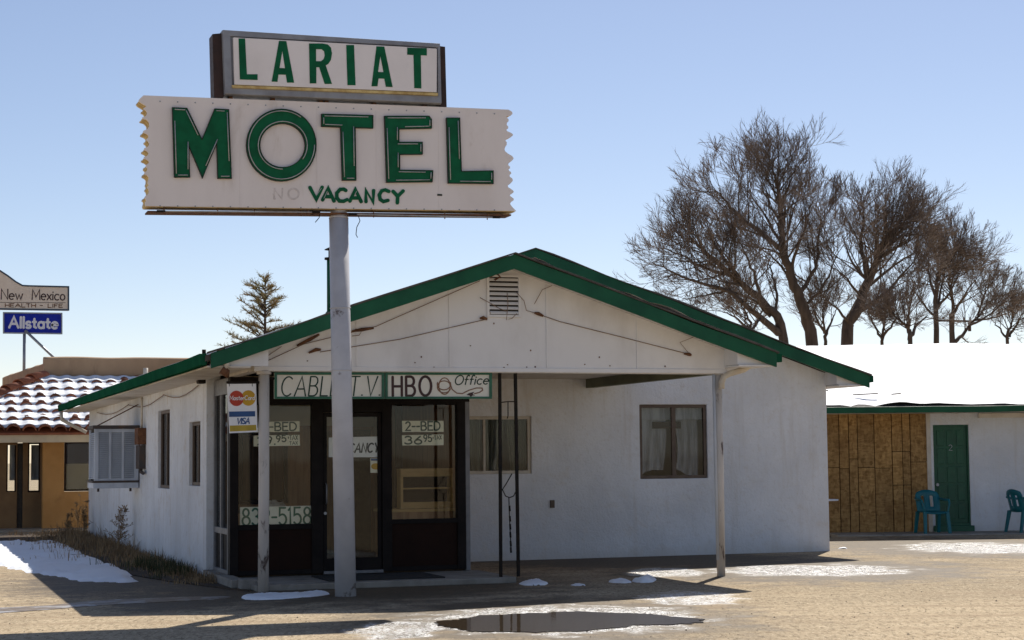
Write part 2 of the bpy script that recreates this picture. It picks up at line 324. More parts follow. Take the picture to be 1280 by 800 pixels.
# ------------------------------------------------------------------ stroke lettering
def arc(cx, cy, rx, ry, a0, a1, n=10): return [(cx+rx*math.cos(R(a0+(a1-a0)*i/n)), cy+ry*math.sin(R(a0+(a1-a0)*i/n))) for i in range(n+1)]
G = {
 'A': (.8, [[(0, 0), (.4, 1), (.8, 0)], [(.17, .36), (.63, .36)]]),
 'B': (.62, [[(0, 0), (0, 1)], [(0, 1), (.3, 1)]+arc(.3, .76, .24, .24, 90, -90)+[(0, .52)], [(.1, .52), (.32, .52)]+arc(.32, .26, .28, .26, 90, -90)+[(0, 0)]]),
 'C': (.75, [arc(.42, .5, .42, .5, 50, 310, 16)]),
 'D': (.68, [[(0, 0), (0, 1)], [(0, 1), (.25, 1)]+arc(.25, .5, .42, .5, 90, -90, 12)+[(0, 0)]]),
 'E': (.55, [[(.55, 1), (0, 1), (0, 0), (.55, 0)], [(0, .52), (.45, .52)]]),
 'F': (.5, [[(.5, 1), (0, 1), (0, 0)], [(0, .52), (.4, .52)]]),
 'H': (.62, [[(0, 0), (0, 1)], [(.62, 0), (.62, 1)], [(0, .5), (.62, .5)]]),
 'I': (.08, [[(.04, 0), (.04, 1)]]),
 'L': (.5, [[(0, 1), (0, 0), (.5, 0)]]),
 'M': (.85, [[(0, 0), (.05, 1), (.42, .25), (.8, 1), (.85, 0)]]),
 'N': (.65, [[(0, 0), (0, 1), (.65, 0), (.65, 1)]]),
 'O': (.8, [arc(.4, .5, .4, .5, 0, 342, 19)+['c']]),
 'S': (.58, [arc(.3, .75, .27, .25, 30, 270, 10)+arc(.3, .25, .28, .25, 90, -150, 10)[1:]]),
 'T': (.65, [[(0, 1), (.65, 1)], [(.33, 1), (.33, 0)]]),
 'V': (.72, [[(0, 1), (.36, 0), (.72, 1)]]),
 'Y': (.7, [[(0, 1), (.35, .5), (.7, 1)], [(.35, .5), (.35, 0)]]),
 'X': (.6, [[(0, 1), (.6, 0)], [(.6, 1), (0, 0)]]),
 'a': (.52, [arc(.24, .28, .24, .28, 40, 320, 12), [(.48, .56), (.48, 0)]]),
 'c': (.48, [arc(.28, .28, .27, .29, 50, 310, 12)]),
 'd': (.52, [arc(.24, .28, .24, .28, 40, 320, 12), [(.5, 1), (.5, 0)]]),
 'e': (.52, [[(.03, .3), (.5, .3)]+arc(.26, .28, .25, .29, 5, 310, 13)]),
 'f': (.36, [arc(.28, .78, .14, .2, 40, 180, 7)+[(.14, 0)], [(0, .55), (.32, .55)]]),
 'i': (.08, [[(.04, 0), (.04, .56)], [(.04, .74), (.04, .8)]]),
 'l': (.08, [[(.04, 0), (.04, 1)]]),
 'o': (.52, [arc(.26, .28, .25, .28, 0, 342, 15)+['c']]),
 'r': (.3, [[(0, 0), (0, .56)], [(0, .36)]+arc(.2, .36, .17, .19, 160, 60, 5)]),
 's': (.42, [arc(.21, .42, .18, .15, 30, 270, 8)+arc(.21, .13, .19, .14, 90, -150, 8)[1:]]),
 't': (.32, [[(.14, .85), (.14, .12), (.3, .02)], [(0, .56), (.3, .56)]]),
 'w': (.7, [[(0, .56), (.17, 0), (.35, .5), (.53, 0), (.7, .56)]]),
 'x': (.45, [[(0, .56), (.45, 0)], [(.45, .56), (0, 0)]]),
 '0': (.6, [arc(.3, .5, .3, .5, 0, 342, 19)+['c']]),
 '1': (.2, [[(0, .85), (.12, 1), (.12, 0)]]),
 '2': (.58, [arc(.28, .72, .26, .28, 160, -30, 9)+[(.02, 0), (.58, 0)]]),
 '3': (.56, [arc(.25, .75, .25, .24, 150, -80, 9), arc(.25, .27, .29, .27, 80, -150, 10)]),
 '5': (.56, [[(.5, 1), (.08, 1), (.05, .55)]+arc(.26, .31, .29, .31, 115, -145, 11)]),
 '6': (.56, [[(.45, 1), (.12, .55)]+arc(.28, .28, .27, .28, 150, -205, 16)]),
 '8': (.58, [arc(.29, .76, .22, .23, 0, 340, 14)+['c'], arc(.29, .26, .28, .26, 0, 340, 14)+['c']]),
 '9': (.56, [[(.5, .6), (.4, .25), (.2, 0)], arc(.28, .72, .25, .27, 0, 340, 14)+['c']]),
 '-': (.35, [[(0, .45), (.35, .45)]]), '.': (.1, [[(.03, .03), (.08, .03)]]), "'": (.1, [[(.05, 1), (.05, .8)]]),
 '+': (.3, [[(.15, .3), (.15, .75)], [(0, .52), (.3, .52)]]),
}
def lettering(mb, text, p0, p1, h, wd, place, d0=.0, d1=.003, gap=.2, slant=0, jit=0):
    """text along p0->p1 (photo pixels, baseline), h letter height, wd stroke width; place(x,y,d)->point"""
    adv = sum((G[c][0] if c != ' ' else .35)+gap for c in text)-gap
    ax = Vector((p1[0]-p0[0], p1[1]-p0[1])); Lh = ax.length; ax.normalize(); ay = Vector((ax.y, -ax.x))
    sx = Lh/adv; x = 0; k = 0
    for c in text:
        if c == ' ': x += .35+gap; continue
        gw, strokes = G[c]; jy = random.uniform(-jit, jit)
        for st in strokes:
            cl = st[-1] == 'c'; st = st[:-1] if cl else st
            q = [Vector(p0)+ax*(x+u+0*slant)*sx+ay*(v+jy)*h+ax*slant*v*h for u, v in st]
            k += 1; e = (k % 5)*.0004
            mb.ribbon(q, wd, place, d0, d1+e, cl)
        x += gw+gap
    return mb
def onY(Y): return lambda x, y, d: PY(x, y, Y)+Vector((0, -d, 0))
def text(name, mat, parent, s, p0, p1, h, wd, place, d1=.003, **k):
    return lettering(MB(), s, p0, p1, h, wd, place, 0.0005, d1, **k).build(name, mat, parent, recalc=True)

# ================================================================== GROUND
R0 = Vector(r0); F0 = Vector((math.sin(YAW), math.cos(YAW), 0))
def ground_mat():
    k = N('packed_dirt'); p = k.coord('World')
    q = k.scale(p, (1, 1, 1), (0, 0, YAW))
    big = k.noise(p, .25, 5, .6); mid = k.noise(p, 1.7, 7, .65); fine = k.noise(k.scale(q, (1, .35, 1)), 16, 8, .85); grit = k.noise(k.scale(q, (1, .3, 1)), 34, 5, .85)
    c = k.mix(k.ramp(big, .38, .62), (.47, .37, .245), (.36, .285, .19))
    c = k.mix(k.math('MULTIPLY', k.ramp(mid, .52, .75), .6), c, (.56, .45, .31))
    c = k.mix(k.math('MULTIPLY', k.ramp(mid, .47, .28), .5), c, (.31, .225, .14))
    c = k.mix(k.math('MULTIPLY', k.ramp(fine, .48, .60), .85), c, (.15, .112, .068))
    c = k.mix(k.math('MULTIPLY', k.ramp(grit, .53, .62), .7), c, (.72, .61, .44))
    # faint tyre tracks running across the lot
    tr = k.noise(k.scale(q, (.10, 1.2, 1), (0, 0, .12)), 2.0, 5, .65, .3)
    c = k.mix(k.math('MULTIPLY', k.ramp(tr, .50, .64), .6), c, (.33, .245, .16))
    sx = k.n('ShaderNodeSeparateXYZ'); k.l(q, sx.inputs[0])
    wob = k.math('MULTIPLY', k.math('SUBTRACT', k.noise(p, 2.2, 6, .6), .5), 1.5)
    def mask(x0, x1, y0, y1, lo=1.05, hi=.75):
        a = PZ((x0+x1)/2, y0); b = PZ((x0+x1)/2, y1); l = PZ(x0, (y0+y1)/2); r_ = PZ(x1, (y0+y1)/2)
        cx = (l+r_).dot(R0)/2; cy = (a+b).dot(F0)/2; rx = abs((r_-l).dot(R0))/2; ry = abs((a-b).dot(F0))/2
        ex = k.math('DIVIDE', k.math('SUBTRACT', sx.outputs[0], cx), rx); ey = k.math('DIVIDE', k.math('SUBTRACT', sx.outputs[1], cy), ry)
        r2 = k.math('SQRT', k.math('ADD', k.math('MULTIPLY', ex, ex), k.math('MULTIPLY', ey, ey)))
        return k.ramp(k.math('ADD', r2, wob), lo, hi)
    slush = None
    for b in ((505, 905, 755, 796), (880, 1150, 705, 721), (795, 935, 738, 758), (430, 560, 776, 800), (1120, 1330, 677, 693), (780, 885, 709, 722)):
        m = mask(*b); slush = m if slush is None else k.math('MAXIMUM', slush, m)
    wet_shade = None  # melt damp, plus shade by porch and walls painted into the dirt colour
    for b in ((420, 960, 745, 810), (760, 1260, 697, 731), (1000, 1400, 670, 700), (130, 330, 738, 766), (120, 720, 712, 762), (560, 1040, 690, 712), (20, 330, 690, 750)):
        m = mask(*b, 1.25, .6); wet_shade = m if wet_shade is None else k.math('MAXIMUM', wet_shade, m)
    c = k.mix(k.math('MULTIPLY', wet_shade, .82), c, (.075, .056, .038))
    sp = k.math('ADD', k.math('MULTIPLY', k.noise(k.scale(q, (1, .5, 1)), 30, 4, .8), .6), k.math('MULTIPLY', k.noise(k.scale(q, (1, .4, 1)), 6, 5, .75), .4))
    ice = k.ramp(k.math('ADD', sp, k.math('MULTIPLY', k.math('SUBTRACT', slush, 1), .26)), .45, .58)
    c = k.mix(ice, c, (.88, .88, .88))
    rough = k.math('SUBTRACT', .95, k.math('MULTIPLY', k.math('MAXIMUM', k.math('MULTIPLY', wet_shade, .5), slush), .68))
    h = k.math('ADD', k.math('MULTIPLY', fine, k.math('MULTIPLY_ADD', slush, 2.5, 1.4)), k.math('ADD', k.math('MULTIPLY', grit, .8), k.math('MULTIPLY', k.noise(p, 6, 5), 2.0)))
    return k.set(c, rough, k.bump(h, .45, .013), 0, k.math('MULTIPLY_ADD', slush, .6, .15))
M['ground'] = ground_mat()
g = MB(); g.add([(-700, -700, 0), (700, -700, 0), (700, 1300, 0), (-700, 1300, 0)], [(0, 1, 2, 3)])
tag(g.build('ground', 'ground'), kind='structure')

def pxpoly(pts, z): return [PZ(x, y, z) for x, y in pts]
def smooth_loop(pts, n=6, jit=0.0, seed=1):
    rd = random.Random(seed); out = []; m = len(pts)
    for i in range(m):
        p0, p1, p2, p3 = (Vector(pts[(i+j-1) % m]) for j in range(4))
        for t in range(n):
            t /= n; q = .5*((2*p1)+(p2-p0)*t+(2*p0-5*p1+4*p2-p3)*t*t+(3*p1-p0-3*p2+p3)*t**3)
            out.append(Vector((q[0]+rd.gauss(0, jit), q[1]+rd.gauss(0, jit))))
    return out
# puddle of melt water
k = N('puddle_water'); k.set((.060, .043, .028), .05, k.bump(k.noise(k.coord('World'), 7, 3), .10, .006), 0, .55); M['water'] = k.m
pud = smooth_loop([(548, 780), (570, 774), (625, 769), (700, 766), (780, 767), (835, 771), (880, 775), (850, 780), (790, 784), (700, 790), (615, 791), (568, 787)], 14)
pw = [PZ(a[0], a[1], 0) for a in pud]; rd = random.Random(3)
pw = [(p[0]+.07*noise.noise((p[0]*2.5, p[1]*2, 1))+rd.gauss(0, .02), p[1]+.16*noise.noise((p[0]*3.3, p[1]*2, 4))+rd.gauss(0, .03)) for p in pw]
tag(MB().slab([pw], lambda u, v, d: (u, v, d), .001, .008).build('puddle', 'water'), kind='structure')
# shallow concrete gutter strip with rusty water at the left
gs = smooth_loop([(-30, 762), (60, 757), (130, 750.5), (250, 746), (290, 747), (250, 750.5), (140, 756), (60, 762.5), (-30, 768)], 4)
pw = [PZ(a[0], a[1], 0) for a in gs]
M['strip'] = weathered('stained_gutter_strip', (.20, .15, .10), (.10, .065, .035), .45, 5, .3, .7, .4, 40, .006, dirt=(.34, .33, .33), dirt_sc=3, dirt_lo=.5, dirt_hi=.62)
tag(MB().slab([[(p[0], p[1]) for p in pw]], lambda u, v, d: (u, v, d), .0005, .005).build('gutter_strip', 'strip'), kind='structure')

# soil bed along the side wall
M['soil'] = weathered('dark_leafy_soil', (.085, .060, .040), (.045, .032, .022), .98, 9, .3, .7, .8, 40, .02)
sb = [(3.92, 41.0), (1.8, 40.0), (2.35, 34.0), (2.75, 30), (3.0, 26.5), (3.3, 24.4), (3.6, 23.3), (3.95, 23.0), (4.05, 23.4), (3.9, 24.6)]
sbv = smooth_loop(sb[1:8], 4, .02, 4)[:-4]; soil = [sb[0]]+[tuple(a) for a in sbv]+[(3.93, 23.3), (3.92, 24.6)]
tag(MB().slab([soil], lambda u, v, d: (u, v, d), .001, .018).build('soil_bed', 'soil'), kind='structure')

def heap(name, outline, hgt, mat, res=.06, seed=0, base=0, edge=.12):
    """a low mound over a ground outline (world xy loop)"""
    from math import hypot
    xs = [p[0] for p in outline]; ys = [p[1] for p in outline]; m = MB(); n = len(outline)
    def inside(x, y):
        c = False; j = n-1
        for i in range(n):
            xi, yi = outline[i]; xj, yj = outline[j]
            if (yi > y) != (yj > y) and x < (xj-xi)*(y-yi)/(yj-yi)+xi: c = not c
            j = i
        return c
    A = np.array(outline); B = np.roll(A, -1, 0); D = B-A; LL = (D**2).sum(1)+1e-9
    def dist(x, y):
        t = np.clip(((x-A[:, 0])*D[:, 0]+(y-A[:, 1])*D[:, 1])/LL, 0, 1)
        return float(np.sqrt(((x-A[:, 0]-t*D[:, 0])**2+(y-A[:, 1]-t*D[:, 1])**2).min()))
    nx = int((max(xs)-min(xs))/res)+2; ny = int((max(ys)-min(ys))/res)+2; idx = {}
    for i in range(nx):
        for j in range(ny):
            x = min(xs)+i*res; y = min(ys)+j*res; wr = (.8 if hgt > .065 and edge > .11 else .35)*edge; wx = x+wr*noise.noise((x*3.1, y*1.6, seed))+wr*.5*noise.noise((x*9, y*5, seed)); wy = y+wr*2*noise.noise((x*2.4, y*1.4, seed+5)); e = dist(wx, wy); ins = inside(wx, wy)
            if ins or e < res*1.6:
                t = min(1, e/edge) if ins else 0
                z = hgt*math.sqrt(t)*(0.65+.7*noise.noise((x*2.3+seed, y*2.3, 0)))+.35*hgt*t*noise.noise((x*9, y*9, seed))+.2*hgt*t*noise.noise((x*25, y*25, seed)) if ins else -.02
                if ins: z = max(z, .008)
                idx[i, j] = len(m.v); m.v.append((x, y, base+z))
    for (i, j) in list(idx):
        q = [(i, j), (i+1, j), (i+1, j+1), (i, j+1)]
        if all(c in idx for c in q): m.f.append(tuple(idx[c] for c in q)); m.sm.append(True)
    return m.build(name, mat)
def pw_loop(px, n=5, jit=.0, seed=1): return [(p[0], p[1]) for p in (PZ(a[0], a[1], 0) for a in smooth_loop(px, n, jit, seed))]
tag(heap('snow', pw_loop([(-25, 683), (20, 678), (70, 679), (92, 687), (120, 701), (160, 717), (168, 727), (120, 728), (60, 720), (0, 708), (-30, 703)], 6, .8), .07, M['snow'], .09, 2), kind='stuff')
lumps = [([(303, 749), (312, 744), (350, 742), (400, 741), (411, 743), (380, 747), (335, 750)], .05, 'long flat strip of melting snow on the ground left of the sign pole'),
 ([(651, 731), (656, 726), (668, 725), (682, 728), (682, 731), (665, 732)], .06, 'rounded white snow lump nearest the thin iron porch posts'),
 ([(713, 731.5), (720, 729.5), (730, 730.5), (730, 732), (720, 732.5)], .03, 'smallest flat snow scrap between the larger lumps in the porch shadow'),
 ([(761, 728), (768, 724.5), (780, 724), (792, 727.5), (788, 729), (772, 729.5)], .055, 'larger white snow lump in the porch shadow, left of its jagged neighbour'),
 ([(790, 727), (800, 723.5), (812, 721), (821, 725), (818, 728), (802, 728.5)], .07, 'jagged snow lump nearest the right porch post')]
for i, (pl, h, lb) in enumerate(lumps):
    tag(heap('snow_lump', pw_loop(pl, 5, .15, i), h, M['snow'], .025, i*3.1, 0, .1), lb, 'snow', 'snow lumps in front of the porch')

# pebbles on the lot
pm = MB(); rd = random.Random(5)
for i in range(1500):
    x = rd.uniform(-20, 1300); y = 690+110*rd.random()**1.3
    p = PZ(x, y, 0)
    if 3.2 < p[0] < 14.6 and p[1] > 21.7: continue
    s_ = abs(rd.gauss(.002, .004))+.002; a = rd.uniform(0, 6); vs = []
    for kx, ky, kz in ((1, 0, 0), (0, 1, 0), (-1, 0, 0), (0, -1, 0), (0, 0, .7), (0, 0, -.3)):
        vs.append((p[0]+s_*(kx*math.cos(a)-ky*.7*math.sin(a)), p[1]+s_*(kx*math.sin(a)+ky*.7*math.cos(a)), s_*kz*rd.uniform(.7, 1.2)+.002))
    pm.add(vs, [(0, 1, 4), (1, 2, 4), (2, 3, 4), (3, 0, 4), (1, 0, 5), (2, 1, 5), (3, 2, 5), (0, 3, 5)])
tag(pm.build('gravel', 'stone'), kind='stuff')

# ================================================================== MOTEL OFFICE
XE, ZE, SL = 3.4, 2.82, .335            # left eave and roof pitch
XR, XRE = 9.23, 15.0                    # main ridge, right eave
XP, XPE = 7.25, 10.86                   # porch ridge, porch right eave
YP, YM, YB = 21.2, 26.0, 41.2           # porch rake, main rake, back eave
XL_, XW, YW, YBK = 3.94, 14.47, 26.45, 40.2   # side wall, right wall, front wall, back wall
YG = 21.66
YS, XS0, XS1 = 23.2, 4.04, 7.28         # storefront
zl = lambda x: ZE+SL*(x-XE)
zmr = lambda x: zl(XR)-SL*(x-XR)
zpr = lambda x: zl(XP)-SL*(x-XP)
office = empty('motel_office', 'white stucco motel office with green-edged gable roofs and a glass-fronted porch', 'building', (8, 27, 0))
def wallY(name, loops, Y, t, mat, parent=office, bevel=0): return MB().slab(loops, lambda u, v, d: (u, Y+d, v), 0, t).build(name, mat, parent, bevel)
def wallX(name, loops, X, t, mat, parent=office, bevel=0): return MB().slab(loops, lambda u, v, d: (X+d, u, v), 0, t).build(name, mat, parent, bevel)
def rect(a, b, c, d): return [(a, c), (b, c), (b, d), (a, d)]
WR = (11.13, 12.30, 1.22, 2.40); WLm = (8.05, 9.30, 1.33, 2.22)
wallY('front_wall', [[(XS1+.02, -.05), (XW, -.05), (XW, zmr(XW)-.10), (XR, zl(XR)-.10), (XS1+.02, zl(XS1)-.10)], rect(*WR), rect(*WLm)], YW, .2, 'stucco', bevel=.012)
SWA = (27.98, 29.33, 1.15, 2.38); SWB = (25.0, 26.03, 1.23, 2.13)
wallX('side_wall', [rect(24.5, YBK-.01, -.05, 2.93), rect(*SWA), rect(*SWB)], XL_, .2, 'stucco_side', bevel=.012)
wallX('right_wall', [rect(YW+.21, YBK-.01, -.05, 2.9)], XW-.2, .2, 'stucco')
wallY('back_wall', [[(XL_, -.05), (XW, -.05), (XW, zmr(XW)-.10), (XR, zl(XR)-.10), (XL_, zl(XL_)-.12)]], YBK, .2, 'stucco')

# windows
def pane(name, parent, x0, x1, z0, z1, Y, mat='glass'): return box(name, mat, parent, x0, x1, Y, Y+.006, z0, z1)
def frameY(name, mat, parent, x0, x1, z0, z1, Y, w_=.045, d=.05): return wallY(name, [rect(x0, x1, z0, z1), rect(x0+w_, x1-w_, z0+w_, z1-w_)], Y, d, mat, parent, .004)
def curtain(name, mat, parent, f, x0, x1, z0, z1, folds, amp, hem=lambda t: 0, seed=0):
    m = MB(); n = folds*10; rows = 8
    for j in range(rows+1):
        for i in range(n+1):
            t = i/n; s_ = j/rows; zz = z0+hem(t)+(z1-z0-hem(t))*s_
            d = amp*math.sin(t*folds*2*math.pi+1.1*math.sin(seed+t*5+s_*1.2))*(1.15-.4*s_)
            m.v.append(f(x0+(x1-x0)*t, d, zz))
    for j in range(rows):
        for i in range(n): a = j*(n+1)+i; m.f.append((a, a+1, a+n+2, a+n+1)); m.sm.append(True)
    return m.build(name, mat, parent, recalc=False)
def winY(x0, x1, z0, z1, mul, fm, glassm, label, mulw=.04):
    fr = frameY('window', fm, office, x0, x1, z0, z1, YW+.03, .05, .05); fr['label'] = label
    box('mullion', fm, fr, mul-mulw/2, mul+mulw/2, YW+.032, YW+.078, z0+.05, z1-.05)
    pane('pane', fr, x0+.05, mul-mulw/2, z0+.05, z1-.05, YW+.05, glassm); pane('pane', fr, mul+mulw/2, x1-.05, z0+.05, z1-.05, YW+.055, glassm)
    return fr
wa = winY(*WR, 11.73, 'brown_frame', 'glass', 'brown framed window with sagging pale curtains', .07)
fy = lambda x, d, z: (x, YW+.16+d, z)
curtain('curtain', 'curtain', wa, lambda x, d, z: (x-.16*max(0, (1.9-z))**1.3*(x-11.15)/.5, YW+.16+d, z), 11.15, 11.66, 1.24, 2.36, 4, .022, lambda t: .10*abs(math.sin(3.0*t))+.10*t**3, 1)
curtain('curtain', 'curtain', wa, lambda x, d, z: (x+.07*math.sin((z-1.2)*3.2)*(12.3-x)/.5, YW+.19+d, z), 11.80, 12.22, 1.24, 2.36, 3, .022, lambda t: .14*(1-t)**2, 2)
box('valance', 'curtain', wa, 11.15, 12.29, YW+.13, YW+.137, 2.16, 2.37); box('rod_shade', 'kick', wa, 11.4, 11.9, YW+.12, YW+.128, 2.02, 2.13)
wb = winY(*WLm, 8.545, 'white_pipe', 'glass', 'sliding window with olive curtains behind the iron posts', .035)
curtain('curtain', 'curtain_dark', wb, fy, 8.06, 8.52, 1.34, 2.2, 4, .02, lambda t: 0, 3)
curtain('curtain', 'curtain_dark', wb, lambda x, d, z: (x-.13*(2.2-z)*(x-8.57)/.36, YW+.17+d, z), 8.57, 8.93, 1.34, 2.2, 4, .02, lambda t: 0, 4)
curtain('curtain', 'curtain_dark', wb, lambda x, d, z: (x+.10*(2.2-z)*(9.28-x)/.36, YW+.17+d, z), 8.93, 9.28, 1.34, 2.2, 4, .02, lambda t: 0, 5)
def winX(y0, y1, z0, z1, label):
    fr = wallX('window', [rect(y0, y1, z0, z1), rect(y0+.05, y1-.05, z0+.05, z1-.05)], XL_+.05, .05, 'brown_frame', office, .004); fr['label'] = label
    box('pane', 'glass_dark', fr, XL_+.075, XL_+.08, y0+.05, y1-.05, z0+.05, z1-.05)
    ym = y0+(y1-y0)*.5; box('mullion', 'brown_frame', fr, XL_+.052, XL_+.095, ym-.03, ym+.03, z0+.05, z1-.05)
    m = MB(); n = int((z1-z0)/.05)
    for i in range(n): z = z0+.05+i*.05; m.hexa([(XL_+.13, y0+.02, z), (XL_+.165, y0+.02, z+.02), (XL_+.165, ym, z+.02), (XL_+.13, ym, z)], [(XL_+.13, y0+.02, z+.004), (XL_+.165, y0+.02, z+.024), (XL_+.165, ym, z+.024), (XL_+.13, ym, z+.004)])
    m.build('blind', 'curtain', fr); return fr
winX(*SWA, 'taller narrow side window nearer the cooler'); winX(*SWB, 'smaller side window next to the glass entrance')

# roofs
def roof(name, pts, t, mat, parent=office, off=0):   # pts (x,y,z) top surface
    m = MB(); vs = [(p[0], p[1], p[2]+off) for p in pts]; n = len(vs); m.v = vs+[(a, b, c-t) for a, b, c in vs]
    tri = tessellate_polygon([[Vector(p) for p in vs]])
    m.f = [tuple(q) for q in tri]+[tuple(i+n for i in reversed(q)) for q in tri]+[(i, (i+1) % n, (i+1) % n+n, i+n) for i in range(n)]
    m.sm = [False]*len(m.f); return m.build(name, mat, parent)
L = lambda x, y: (x, y, zl(x)); MR = lambda x, y: (x, y, zmr(x)); PR = lambda x, y: (x, y, zpr(x))
ra = roof('roof', [L(XE, YP), L(XP, YP), L(XP, YM), L(XR, YM), L(XR, YB), L(XE, YB)], .07, 'shingle')
rb = roof('roof', [MR(XR+.001, YM), MR(XRE, YM), MR(XRE, YB), MR(XR+.001, YB)], .07, 'shingle')
rc = roof('roof', [PR(XP+.001, YP), PR(XPE, YP), PR(XPE, YW+.05), PR(XP+.001, YW+.05)], .07, 'shingle')
roof('roof_snow', [L(XE+.35, 27.0), L(XR-.3, 26.6), L(XR-.3, YB-.2), L(XE+.3, YB-.3)], .05, 'snow', ra, .055)
def snow_strip(name, parent, f, x0, x1, y0, y1, seed):
    m = MB(); n = 60; ny = 6
    for i in range(n+1):
        x = x0+(x1-x0)*i/n
        for j in range(ny+1):
            y = y0+(y1-y0)*j/ny; z = f(x); h = max(-.05, .016+.06*noise.noise((x*2.2, y*.8, seed)))
            if j == ny: h = -.02
            m.v.append((x, y+(.03*noise.noise((x*5, 1, seed)) if j == 0 else 0), z+h))
    for i in range(n):
        for j in range(ny): a = i*(ny+1)+j; m.f.append((a, a+ny+1, a+ny+2, a+1)); m.sm.append(True)
    return m.build(name, 'snow', parent)
snow_strip('roof_snow', rc, lambda x: zpr(x)+.03, XP+.25, XPE-.35, YP-.06, YP+2.0, 3)

def sweep(name, mat, parent, pts, d, h, seed=0, wav=.006):   # board along pts (top edge), thickness d in +y, height h downwards, slightly wavy
    m = MB(); P = []
    for a, b in zip(pts, pts[1:]):
        n = max(2, int((Vector(b)-Vector(a)).length/.3)); P += [Vector(a).lerp(Vector(b), i/n) for i in range(n)]
    P.append(Vector(pts[-1]))
    for i, p in enumerate(P):
        q = wav*noise.noise((p[0]*1.3+seed, p[1]*1.3, 3.3))*2; q2 = wav*.6*noise.noise((p[0]*1.1+seed, p[1]*2, 9.3))*2
        m.v += [(p[0], p[1]+q2, p[2]+q), (p[0], p[1]+d+q2, p[2]+q), (p[0], p[1]+d+q2, p[2]-h+q*.4), (p[0], p[1]+q2, p[2]-h+q*.4)]
    for i in range(len(P)-1):
        for c in range(4): m.f.append((4*i+c, 4*i+(c+1) % 4, 4*i+4+(c+1) % 4, 4*i+4+c))
    e = 4*(len(P)-1); m.f += [(0, 1, 2, 3), (e+3, e+2, e+1, e)]; m.sm = [False]*len(m.f)
    return m.build(name, mat, parent, .006)
FT = .012
fr_ = sweep('rake_fascia', 'green', office, [(XE+.06, YP-.045, zl(XE+.06)+FT), (XP, YP-.045, zl(XP)+FT), (XPE, YP-.045, zpr(XPE)+FT)], .04, .185, 1, .011)
sweep('rake_fascia', 'green', office, [(XP+.3, YM-.045, zl(XP+.3)+FT), (XR, YM-.045, zl(XR)+FT), (XRE, YM-.045, zmr(XRE)+FT)], .04, .20, 5, .010)
# shingle lip on the rakes
sweep('shingle_edge', 'shingle', office, [(XE+.02, YP-.065, zl(XE)+.04), (XP, YP-.065, zl(XP)+.035), (XPE+.03, YP-.065, zpr(XPE+.03)+.035)], .10, .022, 8, .016)
sweep('shingle_edge', 'shingle', office, [(XP+.3, YM-.065, zl(XP+.3)+.035), (XR, YM-.065, zl(XR)+.035), (XRE+.03, YM-.065, zmr(XRE+.03)+.035)], .10, .022, 9, .016)
def gutter(name, x0, x1, y0, y1, z0, z1, seed):
    m = MB(); n = 44
    for i in range(n+1):
        y = y0+(y1-y0)*i/n; q = .022*noise.noise((seed, y*.5, 1)); 
        m.v += [(x0+q*.4, y, z0+q), (x1, y, z0+q), (x1, y, z1+q), (x0-.015+q*.4, y, z1+q)]
    for i in range(n):
        for c in range(4): m.f.append((4*i+c, 4*i+(c+1) % 4, 4*i+4+(c+1) % 4, 4*i+4+c))
    m.f += [(0, 1, 2, 3), (4*n+3, 4*n+2, 4*n+1, 4*n)]; m.sm = [False]*len(m.f); return m.build(name, 'green_matt', office, .008)
gutter('gutter', XE-.06, XE+.02, YP+.03, YB, ZE-.12, ZE+.015, 1)
gutter('gutter', XPE-.01, XPE+.10, YP+.0, YW-.02, zpr(XPE)-.09, zpr(XPE)+.02, 2)
gutter('gutter', XRE-.01, XRE+.10, YM+.0, YB, zmr(XRE)-.09, zmr(XRE)+.02, 3)
# soffits
ZSO = 2.68
box('eave_soffit', 'soffit', office, XE+.03, XL_+.0, YP+.02, YB-.05, ZSO, ZSO+.02)
box('eave_soffit', 'siding', office, 10.34, XPE-.02, YP+.02, YW, 2.74, 2.76)
box('eave_soffit', 'siding', office, XW+.002, XRE-.02, YM+.02, YB-.05, 2.69, 2.71)
def tri(name, pts, Y, mat='siding', t=.02): return wallY(name, [pts], Y, t, mat)
tri('eave_end', [(XE+.06, ZSO+.022), (4.16, ZSO+.022), (4.16, zl(4.16)-.08), (XE+.10, zl(XE+.10)-.08)], YP+.06)
tri('eave_end', [(10.34, 2.765), (XPE-.03, 2.765), (XPE-.03, zpr(XPE)-.06), (10.34, zpr(10.34)-.08)], YP+.06)
tri('eave_end', [(XW-.02, 2.715), (XRE-.03, 2.715), (XRE-.03, zmr(XRE)-.06), (XW-.02, zmr(XW)-.08)], YM+.06)
box('eave_return', 'siding', office, 10.338, 10.358, YP+.081, YG-.001, 2.765, zpr(10.34)-.09)
box('eave_return', 'siding', office, XW-.022, XW-.002, YM+.081, YW-.001, 2.715, zmr(XW)-.09)
roof('rake_soffit', [(XE+.1, YP+.0, zl(XE+.1)), (XP, YP, zl(XP)), (XP, YP+.5, zl(XP)), (XE+.1, YP+.5, zl(XE+.1))], .015, 'siding', office, -.072)
roof('rake_soffit', [(XP+.001, YP+.0, zl(XP)), (XPE-.05, YP, zpr(XPE-.05)), (XPE-.05, YP+.5, zpr(XPE-.05)), (XP+.001, YP+.5, zl(XP))], .015, 'siding', office, -.072)
roof('rake_soffit', [(XR, YM+.0, zl(XR)), (XRE-.05, YM, zmr(XRE-.05)), (XRE-.05, YW, zmr(XRE-.05)), (XR, YW, zl(XR))], .015, 'siding', office, -.072)
# porch gable

